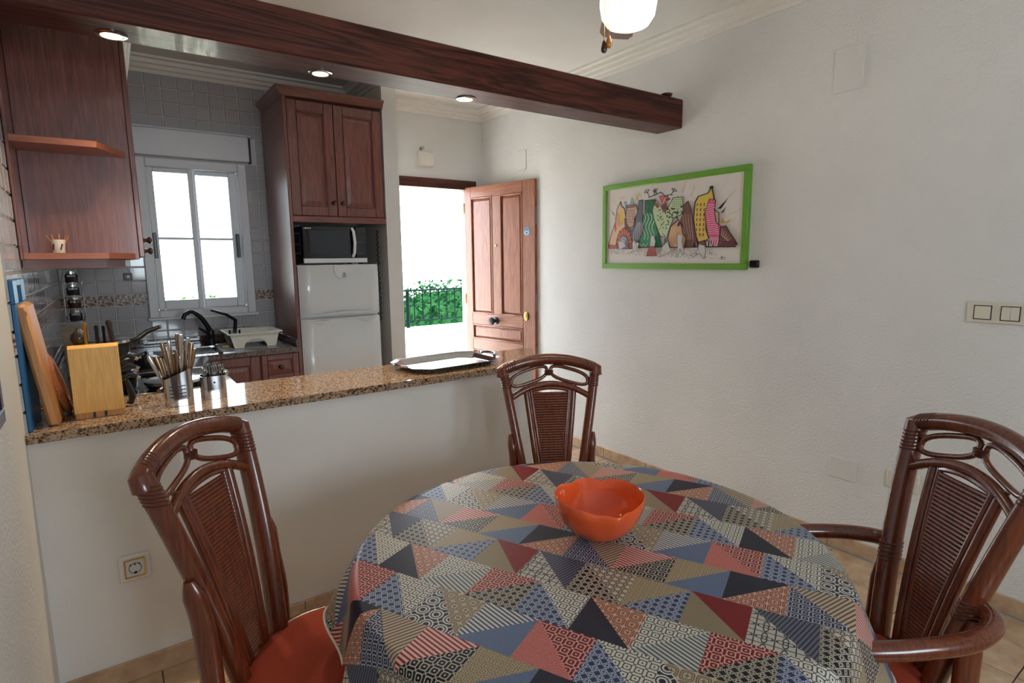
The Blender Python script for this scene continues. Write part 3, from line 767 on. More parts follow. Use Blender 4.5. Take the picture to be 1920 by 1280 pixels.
# wire rack and cord around the fridge
b = B()
for z in (1.50, 1.56, 1.63): b.tube([(1.016, 3.90, z), (1.055, 3.90, z), (1.055, 4.05, z), (1.016, 4.05, z)], .0025, 6)
b.tube([(1.055, 3.90, 1.49), (1.055, 3.90, 1.64)], .0025, 6); b.tube([(1.018, 3.90, 1.49), (1.018, 3.90, 1.64)], .0025, 6)
tag(b.build('wire_rack', M_darkgrey), 'small dark wire rack on the housing side beside the microwave', 'rack')
b = B(); pts = [(1.605 + .008 * math.sin(k * 1.9), 3.93 + .008 * math.cos(k * 1.9), 1.66 - k * .011) for k in range(60)]
b.tube(pts, .004, 6)
tag(b.build('coiled_cord', M_black), 'dark coiled cord hanging between fridge and white partition', 'cord')

# ------------------------------------------------------------------ corner shelf wall cabinet
cs = thing('corner_shelf_cabinet', (-.06, 3.3, 1.43), 'brown wooden wall cabinet with open corner shelves on the tiled left wall', 'cabinet')
Yf, Yp = 2.65, 2.86; ZB = 1.485; ZT = 2.42
B().box(XL + .008, -.234, Yf, Yp, ZB - .02, ZT, .002).build('side_panel', M_cab_z, cs)
B().box(-.234, .118, Yp, Yp + .018, ZB - .02, ZT, .002).build('back_panel', M_cab_z, cs)
b = B(); b.box(XL + .008, .118, Yp + .018, 4.15, ZB - .02, ZT, .002); b.build('carcass', M_cab_y, cs)
for nm, z in (('shelf', ZB - .018), ('shelf', 1.872), ('shelf', ZT - .02)):
    B().prism([(-.234, Yf + .002), (.012, Yf + .002), (.104, Yp - .001), (-.234, Yp - .001)], z, z + .022).build(nm, M_shelf if z < ZT - .1 else M_cab_x, cs, smooth=False)
B().prism([(XL + .01, Yf + .03), (.0, Yf + .03), (.066, Yp + .02), (.066, Yp + .035), (XL + .01, Yp + .035)], 1.434, ZB - .019).build('light_valance', M_cab_x, cs, smooth=False)
B().box(.066, .085, Yp + .04, 4.13, 1.436, ZB - .021, .002).build('edge_trim', M_alu, cs)
for i in range(3):
    y0 = Yp + .022 + i * .425
    d = B().box(.119, .139, y0, y0 + .42, ZB - .012, ZT - .012, .003).build('door', M_cab_z, cs)
    yk = y0 + (.03 if i % 2 == 0 else .39)
    for zz in ((1.50, 1.545) if i == 0 else (1.53,)):
        B().lathe([(.012, 0), (.008, .006), (.007, .012), (.014, .02), (.015, .027), (.009, .032), (.0001, .033)], (.139, yk, zz), 16, 'x').build('knob', M_knob, d)
for z, x0, x1 in ((2.36, .139, .152), (2.385, .139, .168), (2.412, .139, .184)):
    B().box(x0, x1, Yp + .05, 4.15, z, z + .018, .003).build('crown_moulding', M_alu, cs)
# toothpick cup
cup = (-.138, 2.735, ZB + .004)
t = thing('toothpick_cup', cup, 'small white patterned cup on the lower open shelf of the wall cabinet', 'cup')
B().lathe([(.0001, 0), (.017, 0), (.019, .003), (.022, .05), (.0205, .05), (.0175, .005), (.0001, .004)], cup, 24).build('body', M_plastic, t)
b = B()
for k in range(5):
    a = k * 1.256; b.tube([(cup[0] + .0195 * math.cos(a), cup[1] + .0195 * math.sin(a), cup[2] + .012), (cup[0] + .0215 * math.cos(a + .3), cup[1] + .0215 * math.sin(a + .3), cup[2] + .034)], .003, 5)
b.build('pattern', M_knob, t)
for k in range(9):
    a = k * .698; r = .016
    b = B().tube([(cup[0] + .008 * math.cos(a), cup[1] + .008 * math.sin(a), cup[2] + .012), (cup[0] + .034 * math.cos(a), cup[1] + .012 * math.sin(a), cup[2] + .072 - .006 * abs(math.cos(a)))], [.0018, .0012], 5)
    tag(b.build('toothpick', M_board), 'thin wooden toothpick standing in the small white cup', 'toothpick', 'toothpicks in the white cup')

# ------------------------------------------------------------------ spice tower, box, mill
sr = thing('hanging_spice_rack', (-.165, 4.05, 1.13), 'narrow wire spice rack hanging under the wall cabinet in the tiled corner', 'spice rack')
cx_, cy_ = -.165, 4.04
b = B()
for q in (-1, 1): b.tube([(cx_ + q * .036, cy_, 1.434), (cx_ + q * .036, cy_, 1.40), (cx_ + q * .044, cy_ - .01, 1.36), (cx_ + q * .044, cy_ - .01, 1.17), (cx_ + q * .036, cy_, 1.125)], .003, 6)
for z in (1.128, 1.200, 1.272, 1.344): b.tube([(cx_ + .036 * math.cos(a), cy_ + .036 * math.sin(a), z) for a in [2 * math.pi * k / 16 for k in range(16)]], .0025, 6, closed=True); b.box(cx_ - .036, cx_ + .036, cy_ - .003, cy_ + .003, z - .003, z)
b.build('frame', M_steel, sr)
M_spice = plain('dark_spice', (70, 40, 30), 0.8, noise=0.3, scale=200)
labs = ['lowest', 'second from the bottom', 'second from the top', 'topmost']
for k, z in enumerate((1.131, 1.203, 1.275, 1.347)):
    t = thing('spice_jar', (cx_, cy_, z), 'small glass spice jar, %s in the hanging wire rack' % labs[k], 'jar', 'spice jars in the wire rack')
    B().lathe([(.0001, 0), (.028, 0), (.030, .004), (.030, .040), (.024, .046), (.0001, .046)], (cx_, cy_, z), 20).build('glass_body', M_glass, t)
    B().lathe([(.0001, .002), (.026, .002), (.027, .005), (.027, .028), (.0001, .030)], (cx_, cy_, z), 20).build('spice', M_spice, t)
    B().lathe([(.026, .046), (.026, .060), (.0001, .061)], (cx_, cy_, z), 20).build('lid', M_steel, t)
bxm = plain('beige_card', (170, 150, 122), 0.8)
t = thing('beige_carton', (-.15, 3.55, ZW), 'plain beige carton on the dark worktop in the tiled corner', 'box')
B().box(-.205, -.105, 3.50, 3.60, ZW + .001, ZW + .225, .003).build('body', bxm, t)
b = B(); b.add([(-.205, 3.5, ZW + .225), (-.105, 3.5, ZW + .225), (-.11, 3.48, ZW + .255), (-.20, 3.48, ZW + .255)], [(0, 1, 2, 3)]); b.add([(-.205, 3.502, ZW + .225), (-.105, 3.502, ZW + .225), (-.11, 3.482, ZW + .255), (-.20, 3.482, ZW + .255)], [(3, 2, 1, 0)]); b.build('flap', bxm, t)
M_mill = plain('near_black_wood', (40, 32, 22), .25, coat=.4)
t = thing('pepper_mill', (-.104, 2.535, .93), 'dark turned wooden pepper mill behind the knife block', 'pepper mill')
B().lathe([(.0001, 0), (.028, 0), (.028, .02), (.021, .05), (.018, .10), (.022, .16), (.027, .185), (.024, .195)], (-.104, 2.535, .93), 24).build('body', M_mill, t)
B().lathe([(.024, .195), (.027, .205), (.025, .222), (.019, .230), (.022, .238), (.028, .252), (.024, .272), (.010, .284), (.006, .292), (.0001, .294)], (-.104, 2.535, .93), 24).build('head', M_mill, t)

# ------------------------------------------------------------------ knife block and knives
kb = thing('knife_block', (-.06, 2.42, .93), 'pale beech knife block on the bar worktop', 'knife block')
prof = [(2.348, .952), (2.352, 1.170), (2.372, 1.180), (2.47, 1.135), (2.50, .952)]
B().prism([(y, z) for y, z in prof], -.131, .008, 'x').build('body', M_block, kb, angle=.3)
b = B(); b.prism([(2.352, .931), (2.352, .952), (2.498, .952), (2.498, .931)], -.129, .006, 'x')
b.build('base', M_board, kb)
for x in (-.082, -.050): B().box(x, x + .007, 2.346, 2.352, .934, .950).build('slot', M_black, kb)
def knife(x, y, z, h, w_, mat, lean, label, grp='knives in the block'):
    t = thing('kitchen_knife', (x, y, z), label, 'knife', grp)
    bb = B(); d = Vector((lean, .10, 1)).normalized()
    p = Vector((x, y, z)); pts = [p - d * .012, p + d * h * .25, p + d * h * .6, p + d * h * .9, p + d * h]
    bb.tube(pts, [w_ * .8, w_, w_ * .9, w_ * 1.15, w_ * .8], 10, flat=1.6); bb.build('handle', mat, t)
    bb = B(); bb.tube([p - d * .10, p - d * .008], [w_ * .35, w_ * .55], 6); bb.build('blade', M_steel, t)
knife(-.078, 2.395, 1.178, .075, .006, M_brass, .0, 'knife with a brass-coloured handle, leftmost in the beech block')
knife(-.048, 2.40, 1.172, .068, .006, M_black, .0, 'slim black-handled knife in the middle of the beech block')
knife(-.028, 2.41, 1.170, .066, .005, M_black, .0, 'thin black knife just left of the widest handle in the block')
knife(-.004, 2.39, 1.176, .080, .009, plain('dark_brown_handle', (40, 30, 26), .35), -.10, 'knife with the widest dark brown handle at the right of the block')
sv = []
for k, z in enumerate((1.12, 1.085, 1.05)):
    lab = 'steak knife with steel butt in the block side, %s of three' % ('highest', 'middle', 'lowest')[k]
    t = thing('steak_knife', (.012, 2.46, z), lab, 'knife', 'steak knives in the block side')
    B().tube([(.0, 2.46, z - .02), (.03, 2.462, z), (.055, 2.464, z - .012)], [.007, .009, .008], 8).build('handle', M_black, t)
    B().tube([(.055, 2.464, z - .012), (.064, 2.464, z - .018)], .0085, 8).build('butt', M_steel, t)
t = thing('kitchen_scissors', (.02, 2.46, .99), 'black-handled scissors hanging from the lower side of the knife block', 'scissors')
B().tube([(.022, 2.46, 1.03), (.030, 2.46, 1.0), (.034, 2.46, .965), (.028, 2.46, .945), (.016, 2.46, .95)], [.007, .010, .012, .010, .007], 8).build('handle', M_black, t)

# ------------------------------------------------------------------ boards
bb_ = thing('blue_chopping_board', (-.24, 2.34, .93), 'blue plastic chopping board with a grip slot leaning on the tiled left wall', 'chopping board')
b = B(); x0, x1 = -.2448, -.2340
for (y0, y1, z0, z1) in ((2.262, 2.55, .931, 1.330), (2.262, 2.352, 1.330, 1.403), (2.452, 2.55, 1.330, 1.403), (2.352, 2.452, 1.383, 1.403)): b.box(x0, x1, y0, y1, z0, z1, .002)
b.build('board', M_blue, bb_)
wb = thing('wooden_chopping_board', (-.19, 2.31, .93), 'thick wooden chopping board leaning against the blue board', 'chopping board')
b = B(); b.M = Matrix.Translation((-.179, 2.31, .931)) @ Matrix.Rotation(math.radians(-7.0), 4, 'Y')
b.box(-.020, .014, -.006, .19, .0, .398, .009); b.build('board', M_board, wb)
b = B(); b.M = Matrix.Translation((-.179, 2.31, .931)) @ Matrix.Rotation(math.radians(-7.0), 4, 'Y'); b.lathe([(.011, -.008), (.011, -.004), (.008, -.004), (.008, -.008)], (.0, 0, .37), 16, 'y', ring=True); b.build('hole_rim', M_board, wb)
rb = thing('round_cork_board', (-.15, 2.42, .93), 'round brown cork board leaning between wooden board and knife block', 'chopping board')
b = B(); b.M = Matrix.Translation((-.150, 2.50, .931)) @ Matrix.Rotation(math.radians(-14), 4, 'Y')
b.lathe([(.0001, -.011), (.100, -.011), (.110, -.004), (.110, .004), (.100, .011), (.0001, .011)], (0, 0, .112), 40, 'x'); b.build('disc', M_cork, rb)
b = B(); b.M = Matrix.Translation((-.150, 2.50, .931)) @ Matrix.Rotation(math.radians(-14), 4, 'Y')
b.lathe([(.062, .011), (.070, .013), (.074, .011)], (0, 0, .112), 36, 'x'); b.build('rim_ridge', M_cork, rb)

# ------------------------------------------------------------------ cutlery holders
def holder(name, x0, x1, y0, y1, hl, hr, label, slots):
    cx, cy = (x0 + x1) / 2, (y0 + y1) / 2
    t = thing(name, (cx, cy, .93), label, 'cutlery holder')
    bb = B(); n = 28; vs = []; hx, hy = (x1 - x0) / 2, (y1 - y0) / 2
    def pt(a, s): 
        c, s_ = math.cos(a), math.sin(a); e = .45
        return (cx + hx * s * math.copysign(abs(c) ** e, c), cy + hy * s * math.copysign(abs(s_) ** e, s_))
    rings = [('o', 0), ('o', 1), ('i', 1), ('i', 0)]
    for kind, top in rings:
        for k in range(n):
            a = 2 * math.pi * k / n; x, y = pt(a, 1 if kind == 'o' else .965)
            u = (x - x0) / (x1 - x0); z = .931 + (hl + (hr - hl) * u if top else (0 if kind == 'o' else .003))
            vs.append((x, y, z))
    fs = [(r * n + k, r * n + (k + 1) % n, (r + 1) * n + (k + 1) % n, (r + 1) * n + k) for r in range(3) for k in range(n)]
    fs += [tuple(range(n)), tuple(3 * n + k for k in range(n))]
    bb.add(vs, fs); bb.build('cup', M_steel, t)
    if slots:
        for k in range(4): B().box(cx - .030, cx + .022, y0 - .0008, y0 + .001, .965 + k * .013, .9685 + k * .013).build('slot', M_black, t)
    else: B().lathe([(.004, 0), (.004, -.001), (.0001, -.001)], (cx, y0 - .0, .995), 12, 'y').build('hole', M_black, t)
    return t
holder('cutlery_holder', .128, .222, 2.345, 2.43, .100, .138, 'tall shiny steel cutlery holder with slots on the bar worktop', True)
holder('fork_holder', .252, .340, 2.39, 2.47, .088, .088, 'short shiny steel holder of small forks on the bar worktop', False)
rnd = random.Random(5)
M_hand = plain('worn_steel_handle', (150, 126, 100), .25, 1.0)
M_fork = plain('shaded_steel', (112, 104, 96), .22, 1.0)  # steel for the fork tines with shade put into its colour
ORD = ['first', 'second', 'third', 'fourth', 'fifth', 'sixth', 'seventh', 'eighth', 'ninth', 'tenth', 'eleventh', 'twelfth', 'thirteenth', 'fourteenth', 'fifteenth', 'sixteenth']
cut = [(-.072, .188), (-.052, .182), (-.040, .176), (-.034, .235), (-.012, .236), (-.002, .19), (.006, .205), (.012, .262), (.020, .262), (.024, .21), (.030, .205), (.036, .235), (.042, .245), (.050, .225), (.056, .205), (-.018, .20)]
for k, (dx_, h) in enumerate(cut):
    bx_, by_ = .175 + dx_ * .35, 2.388 + rnd.uniform(-.025, .025)
    top = Vector((.175 + dx_ * 1.12, by_ + rnd.uniform(-.012, .012), .93 + h)); bot = Vector((bx_, by_, .945))
    d = (top - bot).normalized()
    bb = B().tube([bot, top - d * .09, top - d * .07, top - d * .01, top], [.002, .003, .0055, .0078, .006], 8, flat=.5)
    tag(bb.build('table_knife' if k % 3 == 0 else 'table_spoon', M_hand if k % 4 else M_steel), 'steel cutlery handle, %s from the left in the tall slotted holder' % ORD[sorted(c_[0] for c_ in cut).index(dx_)], 'cutlery', 'cutlery in the tall holder')
for k in range(8):
    x = .265 + .0085 * k; y = 2.415 + .03 * ((k * 3) % 4) / 3; z = 1.022 + .006 * (k % 3)
    t = thing('small_fork', (x, y, z), 'small fork standing tines up, %s from the left in the short steel holder' % ORD[k], 'fork', 'small forks in the short holder')
    B().tube([(x, y, .94), (x + .002, y, z - .006)], .002, 6).build('handle', M_hand, t)
    bb = B().box(x - .006, x + .010, y - .001, y + .001, z - .008, z + .006, .0008)
    for q in range(3): bb.box(x - .006 + q * .007, x - .003 + q * .007, y - .001, y + .001, z + .004, z + .028)
    bb.build('tines', M_fork, t)
for k in range(3):
    x = .330 - .004 * k; t = thing('tea_spoon', (x, 2.41 + .02 * k, 1.02), 'small spoon standing bowl up in the fork holder, %s of three from the bar front' % ORD[k], 'spoon', 'small spoons in the fork holder')
    B().tube([(x, 2.41 + .02 * k, .945), (x + .006, 2.41 + .02 * k, 1.018)], .002, 6).build('handle', M_hand, t)
    bb = B(); bb.M = Matrix.Translation((x + .010, 2.41 + .02 * k, 1.026)) @ Matrix.Diagonal((1, .35, 1.2, 1)); bb.lathe([(.0001, -.011), (.008, -.008), (.011, 0), (.008, .008), (.0001, .011)], (0, 0, 0), 12); bb.build('bowl', M_steel, t)

# ------------------------------------------------------------------ steel tray
tr = thing('serving_tray', (1.35, 2.45, .93), 'polished steel serving tray with cut corners and loop handles on the bar worktop', 'tray')
b = B(); ang = math.radians(3)
def octa(hx, hy, c, z):
    p = [(-hx + c, -hy), (hx - c, -hy), (hx, -hy + c), (hx, hy - c), (hx - c, hy), (-hx + c, hy), (-hx, hy - c), (-hx, -hy + c)]
    return [(1.34 + x * math.cos(ang) - y * math.sin(ang), 2.462 + x * math.sin(ang) + y * math.cos(ang), z) for x, y in p]
rr = [octa(.205, .13, .05, .9315), octa(.212, .137, .052, .933), octa(.235, .160, .06, .952), octa(.252, .176, .066, .957), octa(.252, .176, .066, .9545), octa(.233, .158, .06, .949), octa(.208, .133, .052, .9305)]
vs = sum(rr, []); fs = [tuple(range(8))] + [(r * 8 + k, r * 8 + (k + 1) % 8, (r + 1) * 8 + (k + 1) % 8, (r + 1) * 8 + k) for r in range(6) for k in range(8)] + [tuple(48 + k for k in range(7, -1, -1))]
b.add(vs, fs); b.build('dish', M_steel, tr, angle=.3)
for q in (-1, 1):
    pts = []
    for k in range(9):
        a = -math.pi / 2 + math.pi * k / 8; x = q * (.246 + .034 * math.cos(a)); y = .062 * math.sin(a)
        pts.append((1.34 + x * math.cos(ang) - y * math.sin(ang), 2.462 + x * math.sin(ang) + y * math.cos(ang), .957 + .006 * math.cos(a)))
    B().tube(pts, .0065, 10).build('handle', M_steel, tr)

# ------------------------------------------------------------------ things on the walls
def plate(name, y0, y1, z0, z1, d, mat, label, cat, par=None):
    return tag(B().box(XR - d, XR - .0002, y0, y1, z0, z1, .002).build(name, mat), label, cat)
plate('cover_plate', 1.275, 1.405, 2.19, 2.385, .006, M_wall_s, 'white rectangular cover plate high on the right wall beside the beam end', 'cover plate')
plate('cover_plate', 3.80, 3.90, 2.165, 2.32, .006, M_wall_s, 'white rectangular cover plate on the right wall above the open door', 'cover plate')
plate('cover_plate', 1.175, 1.303, .36, .465, .006, M_wall_s, 'square blank white plate low on the right wall above the skirting', 'cover plate')
sp = thing('light_switch_plate', (XR - .01, .70, 1.2), 'wide cream switch plate with two framed switches on the right wall', 'switch')
B().box(XR - .010, XR - .0002, .58, .808, 1.172, 1.258, .004).build('plate', M_ivory, sp)
for (y0, y1, two) in ((.728, .785, False), (.640, .700, True)):
    fr_ = B()
    for (a0, a1, c0, c1) in ((y0, y1, 1.186, 1.189), (y0, y1, 1.240, 1.243), (y0, y0 + .003, 1.186, 1.243), (y1 - .003, y1, 1.186, 1.243)): fr_.box(XR - .0125, XR - .009, a0, a1, c0, c1)
    f_ = fr_.build('switch_frame', M_darkgrey, sp)
    if two:
        m_ = (y0 + y1) / 2
        for a0, a1 in ((y0 + .003, m_ - .0005), (m_ + .0005, y1 - .003)): B().box(XR - .015, XR - .009, a0, a1, 1.189, 1.240, .001).build('rocker', M_ivory, f_)
    else: B().box(XR - .015, XR - .009, y0 + .003, y1 - .003, 1.189, 1.240, .001).build('rocker', M_ivory, f_)
so = thing('wall_socket', (XR - .01, .985, .43), 'cream wall socket low on the right wall behind the armchair', 'socket')
B().box(XR - .010, XR - .0002, .915, 1.045, .388, .475, .004).build('plate', M_ivory, so)
B().lathe([(.022, -.011), (.024, -.010), (.024, -.013), (.020, -.013)], (XR, .98, .431), 20, 'x', ring=True).build('outlet_ring', M_ivory, so)
bd = thing('small_black_device', (XR - .02, 1.75, 1.4), 'small square black device on the wall beside the green picture frame', 'wall device')
B().box(XR - .018, XR - .0002, 1.728, 1.782, 1.385, 1.425, .005).build('body', M_black, bd)
B().box(XR - .020, XR - .016, 1.735, 1.775, 1.391, 1.419, .001).build('face', M_blackgl, bd)
hs = thing('half_wall_socket', (-.015, YH, .41), 'white wall socket with dark gold inner frame on the half wall behind the left chair', 'socket')
B().box(-.062, .030, YH - .010, YH - .0002, .366, .458, .004).build('plate', M_wall_s, hs)
b = B()
for (x0, x1, z0, z1) in ((-.046, .016, .379, .383), (-.046, .016, .441, .445), (-.046, -.042, .383, .441), (.012, .016, .383, .441)): b.box(x0, x1, YH - .0135, YH - .009, z0, z1)
b.build('inner_frame', M_brass, hs)
ins = B().box(-.042, .012, YH - .0125, YH - .009, .383, .441, .001).build('insert', M_white, hs)
b = B()
for x in (-.028, -.015, -.002): b.lathe([(.003, -.0132), (.003, -.0125), (.0001, -.0133)], (x, YH, .425), 8, 'y')
b.lathe([(.005, -.0132), (.005, -.0125), (.0001, -.0133)], (-.015, YH, .396), 10, 'y')
b.lathe([(.017, -.0128), (.019, -.0128), (.019, -.0135), (.017, -.0135)], (-.015, YH, .412), 20, 'y', ring=True)
b.build('pin_holes', M_darkgrey, ins)
bs = thing('kitchen_wall_socket', (.108, YB, 1.36), 'small grey socket on the kitchen tiles left of the window', 'socket')
B().box(.085, .133, YB - .018, YB - .0065, 1.338, 1.386, .003).build('plate', plain('grey_socket_plastic', (96, 96, 100), .4), bs)
B().lathe([(.009, -.019), (.009, -.024), (.0001, -.025)], (.109, YB, 1.362), 12, 'y').build('pin', M_white, bs)
si = thing('door_chime', (2.275, YB, 2.29), 'white square door chime box on the wall above the entrance', 'door chime')
B().box(2.205, 2.345, YB - .045, YB - .0005, 2.225, 2.345, .008).build('body', M_plastic, si)
B().box(2.222, 2.338, YB - .050, YB - .043, 2.232, 2.338, .003).build('cover', M_plastic, si)
b = B().lathe([(.013, 0), (.013, -.02), (.006, -.028), (.006, -.04), (.012, -.046), (.0001, -.05)], (2.245, YB, 2.372), 16, 'y')
tag(b.build('small_sensor', M_steel_b), 'tiny round metal sensor on the wall just above the door chime', 'sensor')
# dark picture frame at left
pf = thing('navy_picture_frame', (-.21, 1.3, 1.12), 'navy framed picture on the left wall, mostly beyond the photo edge', 'picture')
b = B()
for (y0, y1, z0, z1) in ((1.05, 1.55, 1.125, 1.155), (1.05, 1.55, 1.77, 1.80), (1.05, 1.08, 1.155, 1.77), (1.52, 1.55, 1.155, 1.77)): b.box(-.2195, -.200, y0, y1, z0, z1, .003)
b.build('frame', M_navyframe, pf); B().box(-.2195, -.210, 1.08, 1.52, 1.155, 1.77).build('print', M_paper, pf)

# ------------------------------------------------------------------ painting
pt_ = thing('green_framed_painting', (XR - .03, 2.34, 1.374), 'green framed painting of colourful rock shapes on the right wall', 'painting')
PY1, PY0, PZ0, PZ1 = 2.892, 1.795, 1.374, 1.931
b = B(); fw = .034
xa, xb = XR - .032, XR - .0005
for (y0, y1, z0, z1) in ((PY0, PY1, PZ0, PZ0 + fw), (PY0, PY1, PZ1 - fw, PZ1), (PY0, PY0 + fw, PZ0 + fw, PZ1 - fw), (PY1 - fw, PY1, PZ0 + fw, PZ1 - fw)): b.box(xa, xb, y0, y1, z0, z1, .003)
b.build('frame', M_green, pt_)
xp = XR - .020
box(xp, xb, PY0 + fw - .002, PY1 - fw + .002, PZ0 + fw - .002, PZ1 - fw + .002).build('canvas', M_paper, pt_, smooth=False)
CW = dict(peach=(222, 184, 146), yellow=(216, 184, 78), redb=(164, 66, 56), grey=(160, 164, 172), castle=(190, 158, 138), slate=(96, 100, 114), green=(28, 128, 78), pale=(190, 204, 162),
          red=(196, 70, 66), brown=(112, 66, 56), tan=(206, 164, 124), pink=(214, 78, 128), dark=(46, 30, 32), wine=(96, 34, 42), light=(206, 202, 200), black=(20, 18, 20), dgreen=(28, 72, 48), white=(232, 226, 218), lb=(150, 176, 196), gold=(214, 170, 96))
keys = list(CW); pm_ = [plain('paint_' + k, CW[k], .6, noise=.04) for k in keys]
pb = B(); layer = [0]
# reference rectangle in sketch units: corners TL, TR, BR, BL of the canvas
Q = [(218, 395), (1520, 200), (1500, 1105), (218, 1105)]
def h2(x, y):
    # invert the sketch perspective to s,t in the canvas
    s = (x - 218) / 1290
    sp_ = s
    for _ in range(3):
        top = 395 - 195 * sp_; t = (1105 - y) / (1105 - top)
    k = .78                                 # nearer right side is stretched in the sketch
    s2 = s / (s + (1 - s) / k) if s < 1 else 1
    return min(max(s2, 0.004), .996), min(max(t, .004), .996)
def wp(x, y, l):
    s, t = h2(x, y); ya, yb = PY1 - fw, PY0 + fw; za, zb = PZ0 + fw, PZ1 - fw
    return (xp - .0002 - .00006 * l, ya + (yb - ya) * s, za + (zb - za) * t)
def pline(pts, col, w_=7, closed=False):
    layer[0] += 1; pb.cur = keys.index(col); l = layer[0]
    pp = [Vector(p) for p in pts] + ([Vector(pts[0])] if closed else [])
    for a, c in zip(pp[:-1], pp[1:]):
        d = (c - a); 
        if d.length < 1e-6: continue
        d.normalize(); n = Vector((-d.y, d.x)) * w_ / 2; e = d * w_ * .3
        pb.add([wp(*(a - e + n), l), wp(*(c + e + n), l), wp(*(c + e - n), l), wp(*(a - e - n), l)], [(0, 1, 2, 3)])
def ppoly(pts, col, out='dark', w_=8):
    layer[0] += 1; pb.cur = keys.index(col); l = layer[0]
    from mathutils.geometry import tessellate_polygon
    P3 = [Vector((x, y, 0)) for x, y in pts]
    tri = tessellate_polygon([P3])
    pb.add([wp(x, y, l) for x, y in pts], [tuple(t) for t in tri])
    if out: pline(pts, out, w_, True)
def pdot(x, y, r, col, n=8):
    layer[0] += 0; pb.cur = keys.index(col); l = layer[0] + 2
    pb.add([wp(x + r * .8 * math.cos(2 * math.pi * k / n), y + r * math.sin(2 * math.pi * k / n), l) for k in range(n)], [tuple(range(n))])
rp = random.Random(3)
for (x0, y0, x1, y1) in ((250, 550, 340, 660), (300, 460, 350, 520), (590, 400, 640, 470), (1080, 390, 1110, 270), (1140, 420, 1190, 320), (1400, 470, 1460, 370), (1420, 620, 1500, 560), (1400, 690, 1470, 650), (620, 470, 640, 390), (1060, 380, 1080, 330), (1150, 430, 1170, 300)): pline([(x0, y0), (x1, y1)], 'gold', 3)
pline([(390, 470), (410, 440), (425, 470), (445, 435), (455, 465), (470, 430)], 'gold', 4); pline([(340, 545), (355, 520), (365, 545)], 'castle', 4)
pline([(600, 470), (620, 420), (630, 460), (650, 395), (660, 440)], 'yellow', 6)
ppoly([(540, 500), (560, 440), (590, 505)], 'lb', 'slate', 4); ppoly([(450, 490), (480, 480), (500, 490), (480, 555)], 'lb', None)
for tri in ([(1345, 560), (1415, 450), (1372, 556)], [(1368, 605), (1402, 538), (1388, 590)], [(280, 580), (335, 642), (322, 612)]): ppoly(tri, 'black', None)
ppoly([(1370, 700), (1385, 650), (1400, 690), (1440, 660), (1420, 700)], 'gold', None)
ppoly([(1110, 865), (1290, 865), (1370, 935), (1100, 940)], 'wine'); 
for k in range(9): pline([(1120 + k * 26, 870), (1122 + k * 27, 930)], 'white', 5)
ppoly([(250, 915), (300, 790), (345, 690), (365, 570), (415, 490), (425, 535), (465, 555), (490, 650), (480, 760), (420, 800), (370, 900), (330, 950), (250, 950)], 'peach', 'dark', 9)
ppoly([(400, 640), (425, 560), (460, 590), (465, 690), (430, 720)], 'yellow', None)
for k in range(4): pline([(370 + k * 10, 590 + k * 8), (362 + k * 14, 700 - k * 4), (400 + k * 16, 740 - k * 10)], 'redb', 4)
ppoly([(330, 720), (350, 700), (365, 760), (345, 800)], 'red', None)
ppoly([(255, 920), (330, 925), (350, 955), (260, 955)], 'red', 'dark', 5)
ppoly([(470, 660), (500, 640), (505, 730), (580, 780), (570, 890), (540, 800), (480, 740)], 'brown', 'dark', 5)
ppoly([(365, 880), (400, 790), (470, 745), (540, 790), (572, 880), (572, 955), (370, 955)], 'redb', 'dark', 7)
for k in range(9):
    a = math.pi * (1 - k / 8); pline([(470 + 62 * math.cos(a), 885 - 75 * math.sin(a)), (470 + 95 * math.cos(a), 885 - 128 * math.sin(a))], 'peach', 5)
ppoly([(395, 955), (405, 870), (450, 825), (500, 840), (530, 900), (535, 955)], 'grey', 'dark', 5)
ppoly([(430, 880), (470, 860), (500, 900), (460, 950), (420, 940)], 'light', 'slate', 4)
ppoly([(500, 525), (612, 512), (632, 560), (645, 590), (600, 650), (590, 730), (540, 750), (500, 705), (488, 620)], 'castle', 'dark', 9)
for k in range(26): pdot(510 + (k % 5) * 20 + rp.uniform(-4, 4), 575 + (k // 5) * 28 + rp.uniform(-5, 5), 6, 'brown')
pline([(505, 545), (600, 530)], 'brown', 14)
ppoly([(640, 560), (650, 470), (690, 465), (690, 600), (720, 680), (690, 760), (660, 880), (580, 900), (560, 800), (600, 720), (620, 640)], 'slate', 'dark', 7)
for k in range(5): pline([(590 + k * 22, 860), (600 + k * 20, 780), (640 + k * 8, 690)], 'light', 4)
ppoly([(720, 470), (830, 460), (800, 560), (830, 640), (850, 760), (885, 850), (905, 935), (650, 945), (670, 850), (715, 760), (690, 650), (720, 600)], 'green', 'dark', 8)
for q in range(4):
    pline([(712 + q * 34 + 16 * math.sin(k * .9), 600 + k * 26) for k in range(11)], 'white', 6)
for q in range(5): pline([(735 + q * 17, 475), (732 + q * 16, 590)], 'dgreen', 6)
pline([(650, 920), (670, 900), (690, 930), (710, 900), (730, 930), (760, 900)], 'white', 5)
ppoly([(800, 560), (830, 470), (880, 520), (930, 590), (1000, 440), (1080, 435), (1095, 600), (1010, 640), (980, 730), (950, 840), (885, 825), (845, 720), (815, 640)], 'pale', 'dark', 6)
for k in range(80):
    x = rp.uniform(815, 1040); y = rp.uniform(540, 820)
    if abs(x - 915) < (860 - y) * .42: pdot(x, y, 4 + 7 * (x - 800) / 240, 'dgreen')
for k in range(24): pdot(1000 + (k % 5) * 17, 460 + (k // 5) * 22, 5, 'dgreen')
for x, y, r in ((1075, 530, 13), (1035, 590, 13), (1085, 590, 15), (1040, 640, 12)): pdot(x, y, r, 'dgreen')
ppoly([(868, 430), (920, 415), (945, 470), (905, 500)], 'red', 'dark', 5); pline([(905, 500), (930, 440)], 'white', 6)
